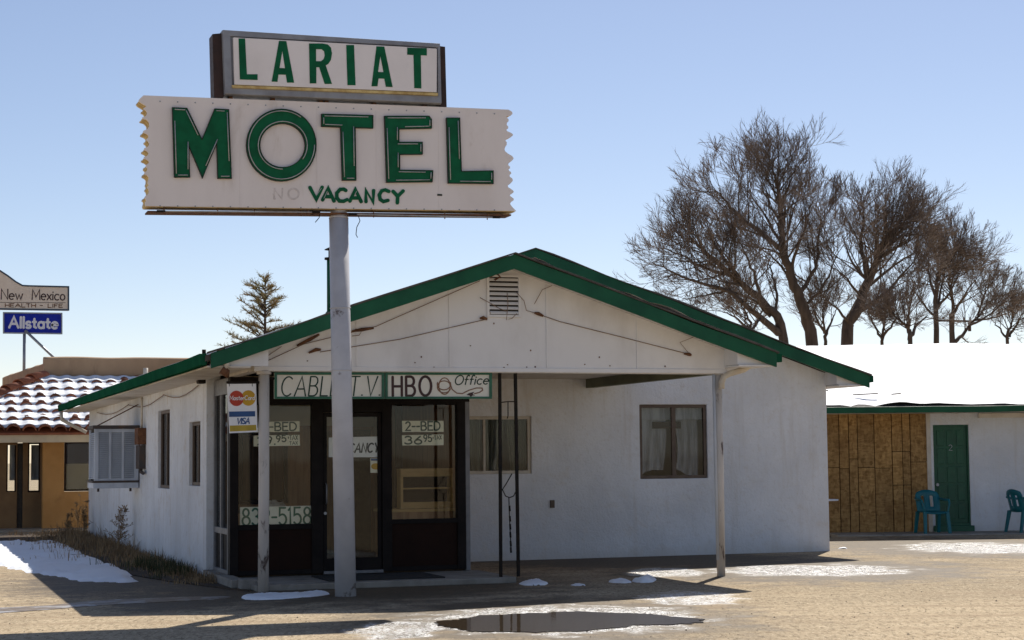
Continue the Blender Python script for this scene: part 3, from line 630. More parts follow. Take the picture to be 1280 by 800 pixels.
wallY('gable_siding', [[(4.10, 2.70), (10.36, 2.70), (10.36, zpr(10.36)-.09), (XP, zl(XP)-.09), (4.10, zl(4.10)-.09)]], YG, .03, 'siding')
wallY('gable_trim', [[(4.06, 2.665), (10.38, 2.665), (10.38, 2.72), (4.06, 2.72)]], YG-.018, .016, 'siding', office, .004)
for x in (5.35, 6.55, 7.85, 9.1): box('siding_joint', 'siding', office, x-.018, x+.018, YG-.012, YG-.002, 2.722, min(zl(x), zpr(x))-.12)
box('beam', 'siding', office, 4.10, 10.36, YG+.032, YG+.17, 2.66, 2.95)
box('side_beam', 'green_beam', office, 10.22, 10.34, YG+.172, YW-.002, 2.66, 2.9)
box('side_beam', 'soffit', office, 4.02, 4.16, YG+.172, YS-.02, 2.66, 2.9)
box('porch_ceiling', 'soffit', office, 4.17, 10.21, YG+.172, YW-.002, 2.80, 2.82)
# gable vent
va, vb = PY(611, 346, YG-.01), PY(648, 394, YG-.01)
x0, x1, z0, z1 = va[0], vb[0], vb[2], va[2]
vent = wallY('vent', [rect(x0-.03, x1+.03, z0-.03, z1+.03), rect(x0, x1, z0, z1)], YG-.03, .028, 'siding', office)
box('backing', 'cooler_pad', vent, x0, x1, YG-.003, YG-.001, z0, z1)
for i in range(8):
    z = z0+(i+.15)*(z1-z0)/8
    MB().hexa([(x0, YG-.028, z), (x1, YG-.028, z), (x1, YG-.006, z+.030), (x0, YG-.006, z+.030)], [(x0, YG-.028, z+.008), (x1, YG-.028, z+.008), (x1, YG-.006, z+.038), (x0, YG-.006, z+.038)]).build('slat', 'siding', vent)
# old conduit, tubes and loose wires on the gable
gy = lambda x, y, o=.02: PY(x, y, YG-o)
for a in ([(400, 440), (500, 424), (608, 399)], [(668, 391), (700, 402), (780, 422), (862, 443)], [(330, 453), (380, 430), (470, 408), (600, 351)], [(700, 358), (790, 390), (868, 421)]):
    tube('conduit', 'old_conduit', office, [gy(*p) for p in a], .005, 6)
for a in ([(600, 398), (604, 397), (609, 399)], [(668, 391), (673, 392), (679, 395)], [(855, 442), (862, 443), (864, 444)], [(371, 432), (388, 424), (399, 418)], [(440, 414), (452, 412), (467, 410)], [(386, 441), (395, 437), (401, 437)], [(613, 346), (620, 341), (625, 346), (618, 350)]):
    tube('bracket', 'rust', office, [gy(*p, .025) for p in a], [.012, .024, .014], 6)
for a in ([(440, 420), (449, 419), (452, 414), (445, 411), (438, 416)], [(600, 372), (611, 378), (625, 386), (634, 389)], [(646, 366), (655, 376), (658, 388), (668, 391)], [(634, 366), (635, 380), (633, 400), (640, 398), (646, 392)], [(690, 357), (678, 362), (668, 380)], [(868, 421), (850, 428), (862, 443)], [(300, 452), (318, 454), (333, 446), (352, 433)], [(612, 388), (613, 392)]):
    tube('loose_wire', 'old_conduit', office, [gy(*p, .03) for p in a], .0045, 5)
for i in range(18):
    x = random.uniform(360, 850); y = 462-random.random()*random.random()*90
    if y < 322+abs(x-645)*.335+38: continue
    p = gy(x, y, .004); MB().box(p[0]-.008, p[0]+.008, YG-.006, YG-.001, p[2]-.008, p[2]+random.choice((.004, .012))).build('nail_stain', 'rust', office)

# posts
def post(px0, px1, r_, label):
    b = PY(*px0, 21.72); t = PY(*px1, 21.72); b[2] = 0
    po = tube('post', 'post', office, [b, b.lerp(t, .5)+Vector((.004, 0, 0)), t], r_, 16); po['label'] = label
    MB().tube([t-Vector((0, 0, .05)), t+Vector((0, 0, .0))], r_*1.35, 12).build('post_cap', 'post', po); return po
post((329, 740), (330, 463), .066, 'scuffed round post under the left end of the porch'); post((901.5, 720), (897, 464), .055, 'round post under the right end of the porch')
tube('downspout', 'white_pipe', office, [PY(944, 449, 21.60), PY(940, 455, 21.60), PY(930, 462, 21.6), PY(912, 467, 21.6), PY(905, 471, 21.6), PY(902, 478, 21.6), PY(902, 486, 21.6)], .04, 10)
tube('downspout', 'cooler', office, [PY(892, 468, 21.70), PY(894, 560, 21.70), PY(897.5, 700, 21.70)], .022, 8)
# iron trellis post
ia, ib = PY(626, 722, 21.80), PY(648, 720, 21.80)
for b, tx in ((ia, 624.5), (ib, 644)):
    t = PY(tx, 463, 21.80); ip = MB().hexa([(b[0]-.018, 21.78, .075), (b[0]+.018, 21.78, .075), (b[0]+.018, 21.816, .075), (b[0]-.018, 21.816, .075)], [(t[0]-.018, 21.78, 2.69), (t[0]+.018, 21.78, 2.69), (t[0]+.018, 21.816, 2.69), (t[0]-.018, 21.816, 2.69)]).build('iron_post', 'black_iron', office)
iy = lambda x, y: PY(x, y, 21.80)
for a in ([(635, 502), (635, 520), (634, 523)], [(626, 503), (635, 502), (645, 502)], [(640, 592), (632, 606), (628, 612), (632, 620), (637, 622), (642, 620), (645, 614)], [(636, 622), (637, 650), (639, 690)], [(645, 604), (646, 612)]):
    tube('iron_scroll', 'black_iron', office, [iy(*p) for p in a], .007, 6)
for y in (632, 645, 655, 665, 676, 684):
    tube('iron_scroll', 'black_iron', office, [iy(636.5+(y-622)*.03, y), iy(637+(y-622)*.03, y+7)], .013, 6)
# small things on the wall
p = PY(690, 630, YW); ob = box('outlet_box', 'brown_frame', office, p[0]-.035, p[0]+.035, YW-.03, YW-.001, p[2]-.06, p[2]+.06, .004)
p = PX(256, 475, XL_); box('wall_lamp', 'black_iron', office, XL_-.10, XL_-.001, p[1]-.1, p[1]+.1, p[2]-.05, p[2]+.06, .01)

# storefront ---------------------------------------------------------------
store = box('storefront', 'dark_frame', office, XS0+.11, XS1-.0, YS, YS+.10, 2.34, 2.66); store['label'] = 'dark framed glass storefront'
sX = lambda px, py=600: PY(px, py, YS)[0]
SILL = .72; ZB = .10
xa, xb, xc, xd, xe, xf = sX(298), sX(390), sX(404), sX(478), sX(490), sX(572)
def bar(x0, x1, z0, z1, y0=YS, y1=YS+.10, name='frame_bar', mat='dark_frame'): return box(name, mat, store, x0, x1, y0, y1, z0, z1, .004)
bar(XS0, xa, ZB, 2.66, YS-.002, YS+.16, 'corner_post'); bar(xb, xc, ZB, 2.34, YS-.004, YS+.10); bar(xd, xe, ZB, 2.34, YS-.004, YS+.10)
bar(xf, XS1-.06, ZB, 2.34, YS-.002, YS+.12, 'corner_post'); bar(XS1-.06, XS1+.005, ZB-.02, 2.66, YS+.02, YS+.2, 'corner_post', 'grey_frame')
bar(xa, xb, SILL-.04, SILL+.03, YS+.005, YS+.095); bar(xe, xf, SILL, SILL+.06, YS+.005, YS+.095)
for a, b, s_ in ((xa, xb, SILL-.04), (xe, xf, SILL)):
    box('kick_panel', 'kick', store, a, b, YS+.03, YS+.07, ZB+.06, s_); bar(a, b, ZB, ZB+.06, YS+.01, YS+.09)
bar(xa, xb, 2.30, 2.34, YS+.005, YS+.095); bar(xe, xf, 2.30, 2.34, YS+.005, YS+.095)
pane('pane', store, xa, xb, SILL+.03, 2.30, YS+.05); pane('pane', store, xe, xf, SILL+.06, 2.30, YS+.05)
bar(xc, xd, 2.20, 2.34, YS-.002, YS+.098); bar(xc, xd, ZB-.01, ZB+.03, YS-.04, YS+.1, 'threshold', 'grey_frame')
door = wallY('door', [rect(xc+.006, xd-.006, ZB+.035, 2.195), rect(xc+.055, xd-.055, ZB+.19, 2.14)], YS+.02, .045, 'dark_frame', office, .004); door['label'] = 'glass entrance door with dark frame'
pane('pane', door, xc+.055, xd-.055, ZB+.19, 2.14, YS+.04)
tube('handle', 'grey_frame', door, [(xc+.04, YS+.02, 1.0), (xc+.04, YS-.03, 1.02), (xc+.04, YS-.03, 1.25), (xc+.04, YS+.02, 1.27)], .010, 8)
MB().tube([(xc+.03, YS+.021, .88), (xc+.03, YS+.005, .88)], .02, 12).build('lock', 'gal', door)
# side glazing
ga, gb = YS+.165, 24.47
gl = wallX('side_glazing', [rect(ga, gb, ZB, 2.66), rect(ga+.05, (ga+gb)/2-.03, ZB+.06, .62), rect((ga+gb)/2+.03, gb-.06, ZB+.06, .62), rect(ga+.05, (ga+gb)/2-.03, .70, 2.45), rect((ga+gb)/2+.03, gb-.06, .70, 2.45)], XS0+.0, .07, 'grey_frame', office, .004)
for a, b in ((ga+.05, (ga+gb)/2-.03), ((ga+gb)/2+.03, gb-.06)):
    box('pane', 'glass_dark', gl, XS0+.03, XS0+.036, a, b, .70, 2.45); box('panel', 'dark_frame', gl, XS0+.03, XS0+.036, a, b, ZB+.06, .62)
# office room
room = box('room_floor', 'carpet', office, XS0+.08, XS1-.02, YS+.13, 28.4, .06, .095)
box('room_ceiling', 'interior', office, XS0+.08, XS1-.02, YS+.13, 28.4, 2.66, 2.68)
bw = box('room_back_wall', 'wood_panel', office, XS0+.08, XS1-.02, 28.3, 28.34, .096, 2.655)
box('room_doorway', 'cooler_pad', bw, 6.75, 7.2, 28.285, 28.299, .1, 2.05); box('room_upper_wall', 'interior', bw, XS0+.09, XS1-.03, 28.27, 28.298, 2.10, 2.65)
box('room_side_wall', 'wood_panel', office, XS1-.018, XS1+.018, YS+.21, 28.4, .0, 2.66)
box('room_side_wall', 'wood_panel', office, XL_+.202, XL_+.222, 24.55, 28.4, .0, 2.66)
# partition with a doorway seen through the left and right windows
pt = wallY('partition', [rect(XS0+.1, 6.35, .096, 2.655), rect(5.95, 6.3, .1, 2.0), rect(4.75, 5.35, 1.0, 1.95)], 26.2, .06, 'wood_panel', office)
box('partition_trim', 'interior', pt, XS0+.11, 6.34, 26.17, 26.198, 2.08, 2.65)
wf = wallY('inner_window', [rect(4.69, 5.41, .94, 2.01), rect(4.75, 5.35, 1.0, 1.95)], 26.17, .028, 'kick', pt)
for x in (6.55, 6.80): box('roof_support', 'kick', office, x, x+.09, 25.2, 25.29, .096, 2.655)

# slab, footing
slab = box('porch_slab', 'concrete', None, 4.10, 7.42, 21.72, YS+.14, 0, .078, .012); tag(slab, kind='structure')
MB().hexa([(3.90, 22.3, 0), (4.10, 22.3, 0), (4.10, 24.52, 0), (3.90, 24.52, 0)], [(3.91, 22.31, .11), (4.09, 22.31, .11), (4.09, 24.52, .115), (3.91, 24.52, .115)]).build('footing', 'concrete', office, .012)
MB().hexa([(3.97, 22.05, 0), (4.22, 22.05, 0), (4.22, 22.28, 0), (3.97, 22.28, 0)], [(3.98, 22.07, .13), (4.21, 22.07, .125), (4.21, 22.27, .13), (3.98, 22.27, .135)]).build('footing_block', 'concrete', office, .02)
# vent pipe on the roof
x, y = 5.785, 25.0
vp = tube('vent_pipe', 'green', office, [(x, y, zl(x)-.05), (x, y, 4.42)], .052, 12)
MB().tube([(x, y, 4.42), (x, y, 4.45)], .085, 12).tube([(x, y, 4.45), (x, y, 4.56)], .03, 8).tube([(x, y, 4.56), (x, y, 4.57), (x, y, 4.60)], [.085, .085, .02], 12).build('vent_cap', 'black_iron', vp)
MB().tube([(x, y, zl(x)-.02), (x, y, zl(x)+.06)], [.11, .06], 12).build('flashing', 'green', vp)
p = PX(255, 444, 3.78); tube('roof_stub', 'black_iron', office, [(3.78, p[1], zl(3.78)-.05), (3.78, p[1], PX(255, 437, 3.78)[2])], .028, 10)
p = PX(182, 465, 3.9); tube('roof_stub', 'white_pipe', office, [(3.9, p[1], zl(3.9)-.05), (3.9, p[1], PX(182, 460, 3.9)[2])], .04, 8)
# sagging wires under the left eave
for a in ((25.0, 2.62, 28.5), (28.5, 2.60, 33.0), (33.0, 2.60, 38.5)):
    tube('eave_wire', 'old_conduit', office, [(XL_-.03, a[0]+(a[2]-a[0])*t/6, a[1]-.10*math.sin(math.pi*t/6)+.02*noise.noise((t, a[0], 0))) for t in range(7)], .007, 5)
# broken gutter elbow at the front left corner
tube('gutter_elbow', 'white_pipe', office, [PY(275, 436, 21.22), PY(282, 446, 21.22), PY(284, 456, 21.2), PY(281, 461, 21.2)], [.05, .05, .035, .02], 8)
tube('gutter_elbow', 'rust', office, [PY(277, 462, 21.21), PY(283, 466, 21.21), PY(285, 472, 21.22)], [.055, .05, .015], 6)
tube('gutter_elbow', 'white_pipe', office, [(XE-.04, YB-.5, ZE-.15), (XE-.02, YB-.5, ZE-.32), (XE+.25, YB-.5, ZE-.47), (XL_-.03, YB-.5, ZE-.6)], .04, 8)

# ================================================================== ROADSIDE SIGN
YF = 20.46
sign = empty('roadside_sign', 'tall grey pole with white and green two-tier motel sign', 'sign', (4.94, 20.61, 0))
c1 = lambda x, y: (160+.325*x, 20+.325*y)
c2 = lambda x, y: (400+.325*x, 20+.325*y)
pF = lambda off: (lambda x, y, d: PY(x, y, YF)+Vector((0, -off-d, 0)))
pt0 = Vector((4.94, 20.61, 0)); pt1 = PY(423, 255, 20.61); pn = pt0.lerp(pt1, (4.42/pt1[2]))
pole = MB().tube([pt0-Vector((0, 0, .05)), pt0.lerp(pt1, .5), pn], [.124, .120, .114], 28).build('pole', 'pole', sign)
MB().tube([pn, pn+Vector((0, 0, .03))], [.118, .098], 28).tube([pn-Vector((0, 0, .02)), pt1+Vector((0, 0, .3))], .096, 24).build('pole_neck', 'pole', pole)
for z in (2.62, 3.35): MB().tube([pt0.lerp(pt1, z/pt1[2]), pt0.lerp(pt1, (z+.012)/pt1[2])], .1235, 28).build('weld_seam', 'pole', pole)
jl = [(60, 305), (45, 318), (40, 326), (60, 340), (75, 347), (55, 356), (75, 365), (72, 385), (48, 392), (80, 400), (85, 430), (50, 445), (78, 455), (80, 468), (68, 475), (82, 485), (82, 500), (55, 512), (80, 522), (78, 536), (55, 545), (80, 555), (82, 565), (65, 575), (80, 590), (58, 605), (80, 615), (80, 632), (75, 640), (82, 650), (72, 658), (82, 668), (80, 685), (60, 697), (72, 705), (65, 722), (70, 731)]
jr = [(725, 360), (742, 370), (738, 382), (712, 385), (730, 400), (715, 415), (728, 430), (712, 440), (745, 453), (738, 465), (710, 475), (722, 490), (708, 510), (715, 525), (748, 543), (738, 558), (720, 570), (735, 583), (722, 592), (740, 603), (725, 615), (745, 628), (735, 643), (718, 655), (740, 668), (748, 678), (728, 688), (735, 695), (750, 706), (730, 718), (735, 730), (755, 750)]
def soften(pts):
    out = [pts[0]]
    for a, b, c in zip(pts, pts[1:], pts[2:]): out += [tuple(.28*x+.72*y for x, y in zip(a, b)), tuple(.28*x+.72*y for x, y in zip(c, b))]
    return out+[pts[-1]]
outl = soften([c1(*p) for p in jl])+soften([c2(*p) for p in reversed(jr)])
def inset(pts, k_):
    cx = sum(p[0] for p in pts)/len(pts); return [(p[0]+(k_ if p[0] < cx else -k_), p[1]) for p in pts]
board = MB().slab([outl], lambda x, y, d: PY(x, y, YF)+Vector((0, d, 0)), 0, .035).build('motel_board', 'sign_white', sign)
MB().slab([inset(outl, .5)], lambda x, y, d: PY(x, y, YF)+Vector((0, d, -.006)), .036, .26).build('board_edge', 'sign_yellow', board)
MB().slab([outl], lambda x, y, d: PY(x, y, YF)+Vector((0, d, 0)), .261, .296).build('back_panel', 'sign_white', board)
bl, br = PY(185, 262.5, YF), PY(640, 267, YF)
MB().hexa([bl+Vector((0, .03, -.004)), br+Vector((0, .03, -.004)), br+Vector((0, .27, -.004)), bl+Vector((0, .27, -.004))], [bl+Vector((0, .03, -.022)), br+Vector((0, .03, -.022)), br+Vector((0, .27, -.022)), bl+Vector((0, .27, -.022))]).build('bottom_rail', 'rust', board)
# letters
m_ = [(215.3, 135.4), (233, 136.3), (252, 176), (268, 137), (285, 138), (288.4, 223), (272, 223), (270.5, 179), (252.6, 222), (235.4, 182), (236.4, 221.5), (217.9, 221.5)]
o1 = arc(351, 181.9, 43.2, 44.6, 0, 351, 39); o2 = arc(352.5, 182.3, 28.6, 27.8, 0, 351, 39)
t_ = [c2(*p) for p in [(5, 380), (200, 385), (200, 432), (132, 430), (135, 632), (85, 632), (78, 428), (5, 425)]]
e_ = [c2(*p) for p in [(247, 388), (416, 388), (425, 400), (425, 432), (300, 435), (300, 488), (390, 488), (390, 532), (303, 533), (303, 595), (430, 597), (428, 638), (255, 640)]]
l_ = [c2(*p) for p in [(485, 395), (533, 395), (540, 600), (662, 598), (662, 645), (492, 643)]]
def offset_loop(pts, d):
    n = len(pts); area = sum(pts[i][0]*pts[(i+1) % n][1]-pts[(i+1) % n][0]*pts[i][1] for i in range(n)); sg = 1 if area > 0 else -1; out = []
    for i in range(n):
        a, b, c = Vector(pts[i-1]), Vector(pts[i]), Vector(pts[(i+1) % n]); e1 = (b-a).normalized(); e2 = (c-b).normalized()
        n1 = Vector((e1.y, -e1.x)); n2 = Vector((e2.y, -e2.x)); mm = (n1+n2); mm = mm.normalized() if mm.length > 1e-6 else n1
        out.append(tuple(b+mm*sg*d/max(.4, mm.dot(n1))))
    return out
def motel_letter(loops, label):
    lt = MB().slab(loops, pF(0), .004, .030).build('letter', 'green_letter', board); lt['label'] = label
    ed = [offset_loop(L_, 1.0 if i == 0 else -1.0) for i, L_ in enumerate(loops)]
    for i, L_ in enumerate(loops):     # raised dark lip round the letter
        out = offset_loop(L_, .75 if i == 0 else -.75)
        a, b = (out, L_) if i == 0 else (L_, out)
        MB().slab([a, b], pF(0), .002, .040).build('letter_lip', 'green_edge', lt)
    for i, L_ in enumerate(loops):
        nn = offset_loop(L_, -2.0 if i == 0 else 2.0); P = [PY(x, y, YF)+Vector((0, -.044, 0)) for x, y in nn]
        n = len(P)
        if n < 20:
            for q in range(n):
                if random.Random(q*7+i+n).random() < .72: 
                    a = P[q].lerp(P[(q+1) % n], .02); b = P[q].lerp(P[(q+1) % n], random.Random(q).uniform(.7, .98)); MB().tube([a, b], .006, 6).build('neon_tube', 'tube', lt)
        else:
            st = 0 if i == 0 else 10
            MB().tube([P[(q+st) % n] for q in range(0, n-5)], .006, 6).build('neon_tube', 'tube', lt)
for loops, nm in (([m_], 'letter M'), ([o1, o2], 'letter O'), ([t_], 'letter T'), ([e_], 'letter E'), ([l_], 'letter L')): motel_letter(loops, 'big green '+nm)
vc = MB()
def strokes(mb, sts, wd, place, d1):
    for k_, st in enumerate(sts):
        cl = st[-1] == 'c'; st = st[:-1] if cl else st
        mb.ribbon(st, wd, place, .0005, d1+(k_ % 5)*.0006, cl)
cv = lambda x, y: (330+x*.1484, 225+y*.1484)
V_ = [[(385, 62), (440, 165), (490, 60)], [(492, 170), (540, 70), (590, 180)], [(515, 140), (570, 142)], [(690, 90), (670, 78), (640, 80), (612, 110), (612, 150), (635, 178), (670, 180), (700, 165)], [(722, 180), (768, 80), (818, 185)], [(745, 152), (795, 152)], [(858, 185), (858, 85), (918, 190), (922, 88)], [(1052, 98), (1020, 84), (990, 92), (970, 125), (978, 165), (1005, 182), (1045, 172)], [(1085, 95), (1125, 138), (1172, 92)], [(1125, 138), (1122, 195)]]
strokes(vc, [[cv(*p) for p in s_] for s_ in V_], 4.4, pF(0), .010); vc.build('vacancy_lettering', 'green_letter', board)
vc = MB(); strokes(vc, [[cv(x+3, y-4) for x, y in s_] for s_ in ([(440, 130), (478, 75)], [(500, 160), (528, 100)], [(760, 130), (775, 100)])], .7, pF(.012), .002); vc.build('neon_tube', 'tube', board)
M['ghost'] = weathered('peeled_lettering', (.70, .64, .63), (.56, .51, .50), .7, 14, .35, .65)
vc = MB(); strokes(vc, [[cv(*p) for p in s_] for s_ in ([(85, 160), (85, 80), (150, 160), (150, 80)], [cv and q for q in arc(250, 118, 42, 44, 0, 342, 15)]+[] and [])] if False else [[cv(85, 158), cv(88, 80), cv(150, 160), cv(155, 72)], [cv(*q) for q in arc(248, 116, 44, 44, 0, 342, 15)]+['c']], 2.4, pF(0), .002); vc.build('faded_lettering', 'ghost', board)
for x, y in ((80, 120), (215, 85), (272, 85), (232, 158), (90, 75), (92, 158), (480, 100)):
    p = PY(*cv(x, y), YF); MB().tube([p+Vector((0, -.001, 0)), p+Vector((0, -.006, 0))], .010, 8).build('tube_hole', 'ghost', board)
p = PY(*c2(460, 688), YF); MB().box(p[0]-.03, p[0]+.03, YF-.006, YF-.001, p[2]-.012, p[2]+.010).build('tube_hole', 'green_edge', board)
# border tube under the board with stand-offs and wires
for a, b in (((196, 263.5), (400, 264.8)), ((436, 267.3), (625, 271.2))):
    A, B = PY(*a, YF+.02)-Vector((0, 0, .005)), PY(*b, YF+.02)-Vector((0, 0, .005))
    MB().tube([A, B], .008, 6).build('neon_tube', 'tube', board)
    MB().tube([A, A.lerp(B, .05)], .014, 6).tube([B.lerp(A, .05), B], .014, 6).build('tube_end', 'black_iron', board)
for x, y in ((205, 258), (272, 260), (318, 261), (376, 262), (384, 262), (467, 264), (556, 266), (609, 267)):
    p = PY(x, y, YF+.02); MB().tube([p, p-Vector((0, 0, .075))], .006, 6).build('tube_support', 'rust', board)
for pts in ([(400, 263), (399, 272), (394, 278)], [(447, 267), (450, 276), (446, 284), (445, 293), (447, 297)], [(389, 262), (388, 268), (392, 268)]):
    MB().tube([PY(*q, YF+.05) for q in pts], .005, 5).build('loose_wire', 'black_iron', board)
for x in (300, 396, 470, 548):
    a, b = PY(x-.3, 127+(x-180)*.037, YF), PY(x+.3, 258+(x-180)*.012, YF); MB().box(a[0], b[0], YF-.003, YF-.0005, b[2], a[2]).build('panel_seam', 'sign_white', board)
for x in range(200, 640, 22):
    for y in (126+(x-180)*.037, 257+(x-180)*.013):
        p = PY(x, y, YF); MB().tube([p, p+Vector((0, -.006, 0))], .009, 6).build('screw', 'gal', board)
# name cabinet above
nb = MB().slab([[(277, 38), (549, 55), (551, 131), (280, 119)]], lambda x, y, d: PY(x, y, YF)+Vector((0, d, 0)), -.02, .30).build('name_cabinet', 'alu', sign, .01)
MB().slab([[(277.5, 38.5), (548.5, 55.5), (550.5, 130.3), (280.5, 118.5)], [(287, 46.5), (545.5, 60.5), (546, 121), (289.5, 110.5)]], lambda x, y, d: PY(x, y, YF)+Vector((0, d, 0)), -.055, -.022).build('frame_border', 'alu', nb, .006)
fc = MB().slab([[(290, 48.6), (543.8, 62.6), (543.5, 117.0), (291.6, 107.5)]], lambda x, y, d: PY(x, y, YF)+Vector((0, d, 0)), -.085, -.023).build('name_face', 'name_face', nb, .008)
MB().slab([[(288.5, 108), (545, 117.8), (545, 121), (289, 111.2)]], lambda x, y, d: PY(x, y, YF)+Vector((0, d, 0)), -.080, -.024).build('lower_lip', 'sign_yellow', nb)
LA = [([c1(*p) for p in [(420, 93), (445, 93), (452, 230), (493, 230), (493, 252), (425, 250)]],),
 ([c1(*p) for p in [(575, 102), (603, 103), (633, 262), (606, 262), (601, 232), (573, 231), (569, 259), (547, 258)]], [c1(*p) for p in [(588, 140), (598, 207), (577, 206)]]),
 ([c1(*p) for p in [(690, 112), (742, 112), (762, 116), (774, 128), (778, 150), (774, 175), (764, 190), (754, 196), (778, 267), (750, 267), (729, 203), (718, 203), (718, 265), (693, 265)]], [c1(*p) for p in [(717, 134), (738, 134), (748, 142), (750, 158), (746, 172), (736, 180), (717, 180)]]),
 ([c2(*p) for p in [(94, 118), (124, 118), (130, 272), (99, 272)]],),
 ([c2(*p) for p in [(210, 123), (240, 124), (272, 279), (246, 278), (240, 247), (218, 246), (214, 276), (191, 276)]], [c2(*p) for p in [(225, 160), (237, 222), (216, 221)]]),
 ([c2(*p) for p in [(328, 128), (403, 130), (403, 158), (380, 157), (382, 284), (355, 283), (352, 156), (328, 155)]],)]
for L_ in LA: MB().slab(list(L_), pF(.085), .001, .005).build('letter', 'green_letter', nb)
for a in ([(266, 42), (277.5, 41), (280, 121), (268, 122.5)], [(549.5, 57), (557, 58), (559, 134), (551, 133)]):
    MB().slab([a], lambda x, y, d: PY(x, y, YF)+Vector((0, d, 0)), .02, .26).build('end_plate', 'brown_plate', nb)
for x in (290, 343, 403, 410, 470, 533): p = PY(x, 118+(x-280)*.044, YF); MB().box(p[0]-.02, p[0]+.02, YF+.06, YF+.22, p[2]-.13, p[2]+.03).build('mount', 'rust', nb)

# ================================================================== HANGING SIGNS
YH = 21.70
hs = empty('hanging_sign', 'long cream and green hand-lettered sign hung under the porch beam', 'sign', PY(480, 499, YH))
for a, b, lb in ((343, 480.5, 'left half lettered cable tv'), (481.5, 615, 'right half with brown lettering and a coiled rope')):
    pl = MB().slab([[(a, 466), (b, 466), (b, 498.5), (a, 498.5)]], lambda x, y, d: PY(x, y, YH)+Vector((0, d, 0)), .012, .03).build('panel', 'board', hs); pl['label'] = lb
    MB().slab([[(a, 465.5), (b, 465.5), (b, 498.5), (a, 498.5)], [(a+3.2, 468.5), (b-3.2, 468.5), (b-3.2, 495.8), (a+3.2, 495.8)]], lambda x, y, d: PY(x, y, YH)+Vector((0, d, 0)), -.006, .011).build('frame', 'board_green', pl)
    hp = lambda x, y, d: PY(x, y, YH+.012)+Vector((0, -d, 0))
    if a < 400:
        text('lettering', 'ink', pl, 'CABLE T.V.', (351, 495), (475, 494.5), 24, 1.7, hp, slant=.12, gap=.22)
    else:
        text('lettering', 'ink_brown', pl, 'HBO', (491, 495), (539, 494.5), 24, 3.2, hp, gap=.30)
        text('lettering', 'ink', pl, 'Office', (568, 481), (610, 480), 11.5, 1.4, hp, slant=.25, gap=.16)
        cr = lambda x, y: (320+x*.2344, 455+y*.2344)
        rp = MB(); strokes(rp, [[cr(*q) for q in arc(1005, 118, 30, 44, 0, 342, 18)]+['c'], [cr(*q) for q in arc(1003, 122, 36, 32, 20, 330, 16)], [cr(*q) for q in arc(1002, 108, 36, 30, -20, 200, 12)], [cr(*q) for q in [(1035, 105), (1045, 135), (1070, 155), (1100, 158), (1135, 140), (1175, 128), (1205, 128), (1208, 140), (1190, 152), (1165, 158)]]], 1.3, hp, .004); rp.build('rope_drawing', 'rope', pl)
        rp = MB(); rp.slab([[cr(*q) for q in [(1165, 148), (1135, 155), (1122, 165), (1138, 168), (1145, 176), (1155, 168), (1168, 168), (1155, 160)]]], hp, .0005, .003); rp.build('rope_knot', 'ink_brown', pl)
MB().tube([PY(336, 473, 21.72), PY(345, 473, 21.72)], .015, 8).build('bracket', 'black_iron', hs)

cs = empty('card_sign', 'small vertical card sign with two overlapping circles, hung from the left post', 'sign', PY(303, 541, YH))
face = lambda x, y, d: PY(x, y, YH-.01)+Vector((0, -d, 0))
cp = MB().slab([[(284, 480), (320, 479.5), (322, 540), (287, 541.5)]], lambda x, y, d: PY(x, y, YH-.01)+Vector((0, d, 0)), 0, .02).build('panel', 'paper_white', cs)
def disc(n_, mt, cx, cy, r_, d1): MB().slab([arc(cx, cy, r_*.98, r_*1.05, 0, 350, 35)], face, .0005, d1).build(n_, mt, cp)
disc('circle', 'orange', 310.5, 497.5, 9.2, .002); disc('circle', 'red', 295.5, 498, 9.2, .003)
text('lettering', 'paper_white', cp, 'MasterCard', (287, 500), (318, 499.7), 5.2, .8, lambda x, y, d: face(x, y, d+.004), slant=.1, gap=.18)
MB().slab([[(286.2, 514.5), (318.8, 513.8), (319, 520.5), (286.4, 521.2)]], face, .0005, .002).build('stripe', 'visa_blue', cp)
MB().slab([[(287, 532), (320.2, 531), (320.5, 538), (287.3, 539.5)]], face, .0005, .002).build('stripe', 'gold', cp)
text('lettering', 'visa_blue', cp, 'VISA', (296, 530), (311.5, 529.5), 7, 1.4, face, slant=.22, gap=.15)
MB().tube([PY(283, 478, YH), PY(324, 478, YH)], .014, 8).build('bracket_arm', 'black_iron', cs)
for x in (286.5, 315): MB().tube([PY(x, 477, YH), PY(x, 483, YH)], .012, 6).build('hook', 'black_iron', cs)
MB().tube([PY(321, 485, YH), PY(323.5, 510, YH), PY(322, 535, YH)], .006, 5).build('wire', 'black_iron', cs)

# cards behind the glass
def card(name, label, quad, Y, mat='paper', group=None):
    m = MB().slab([quad], lambda x, y, d: PY(x, y, Y)+Vector((0, d, 0)), 0, .003).build(name, mat)
    tag(m, label, 'sign', group); return m
YC = YS+.062; cpl = lambda x, y, d: PY(x, y, YC)+Vector((0, -d, 0))
c_ = card('bed_card', 'cream two-bed card behind the window right of the entrance door', [(502.5, 526), (554.5, 526), (554.5, 540), (503, 540)], YC, group='room rate cards')
text('lettering', 'ink', c_, '2--BED', (507, 538), (550, 537.5), 10.5, 1.8, cpl)
c_ = card('price_card', 'cream price card reading 36.95 in the window right of the door', [(502.5, 544), (554.5, 543), (554.5, 556.5), (503, 556.8)], YC, group='room rate cards')
text('lettering', 'ink', c_, '36', (506, 555), (527, 555), 9.5, 1.9, cpl); text('lettering', 'ink', c_, '95', (529.5, 552), (539.5, 552), 8.5, 1.5, cpl)
text('lettering', 'ink', c_, '+TAX', (541, 550), (552, 549), 5, .7, cpl)
c_ = card('bed_card', 'cream bed card in the left window, partly behind the porch post', [(318, 527.5), (374.5, 526.5), (374.5, 539.5), (318, 540.5)], YC, group='room rate cards')
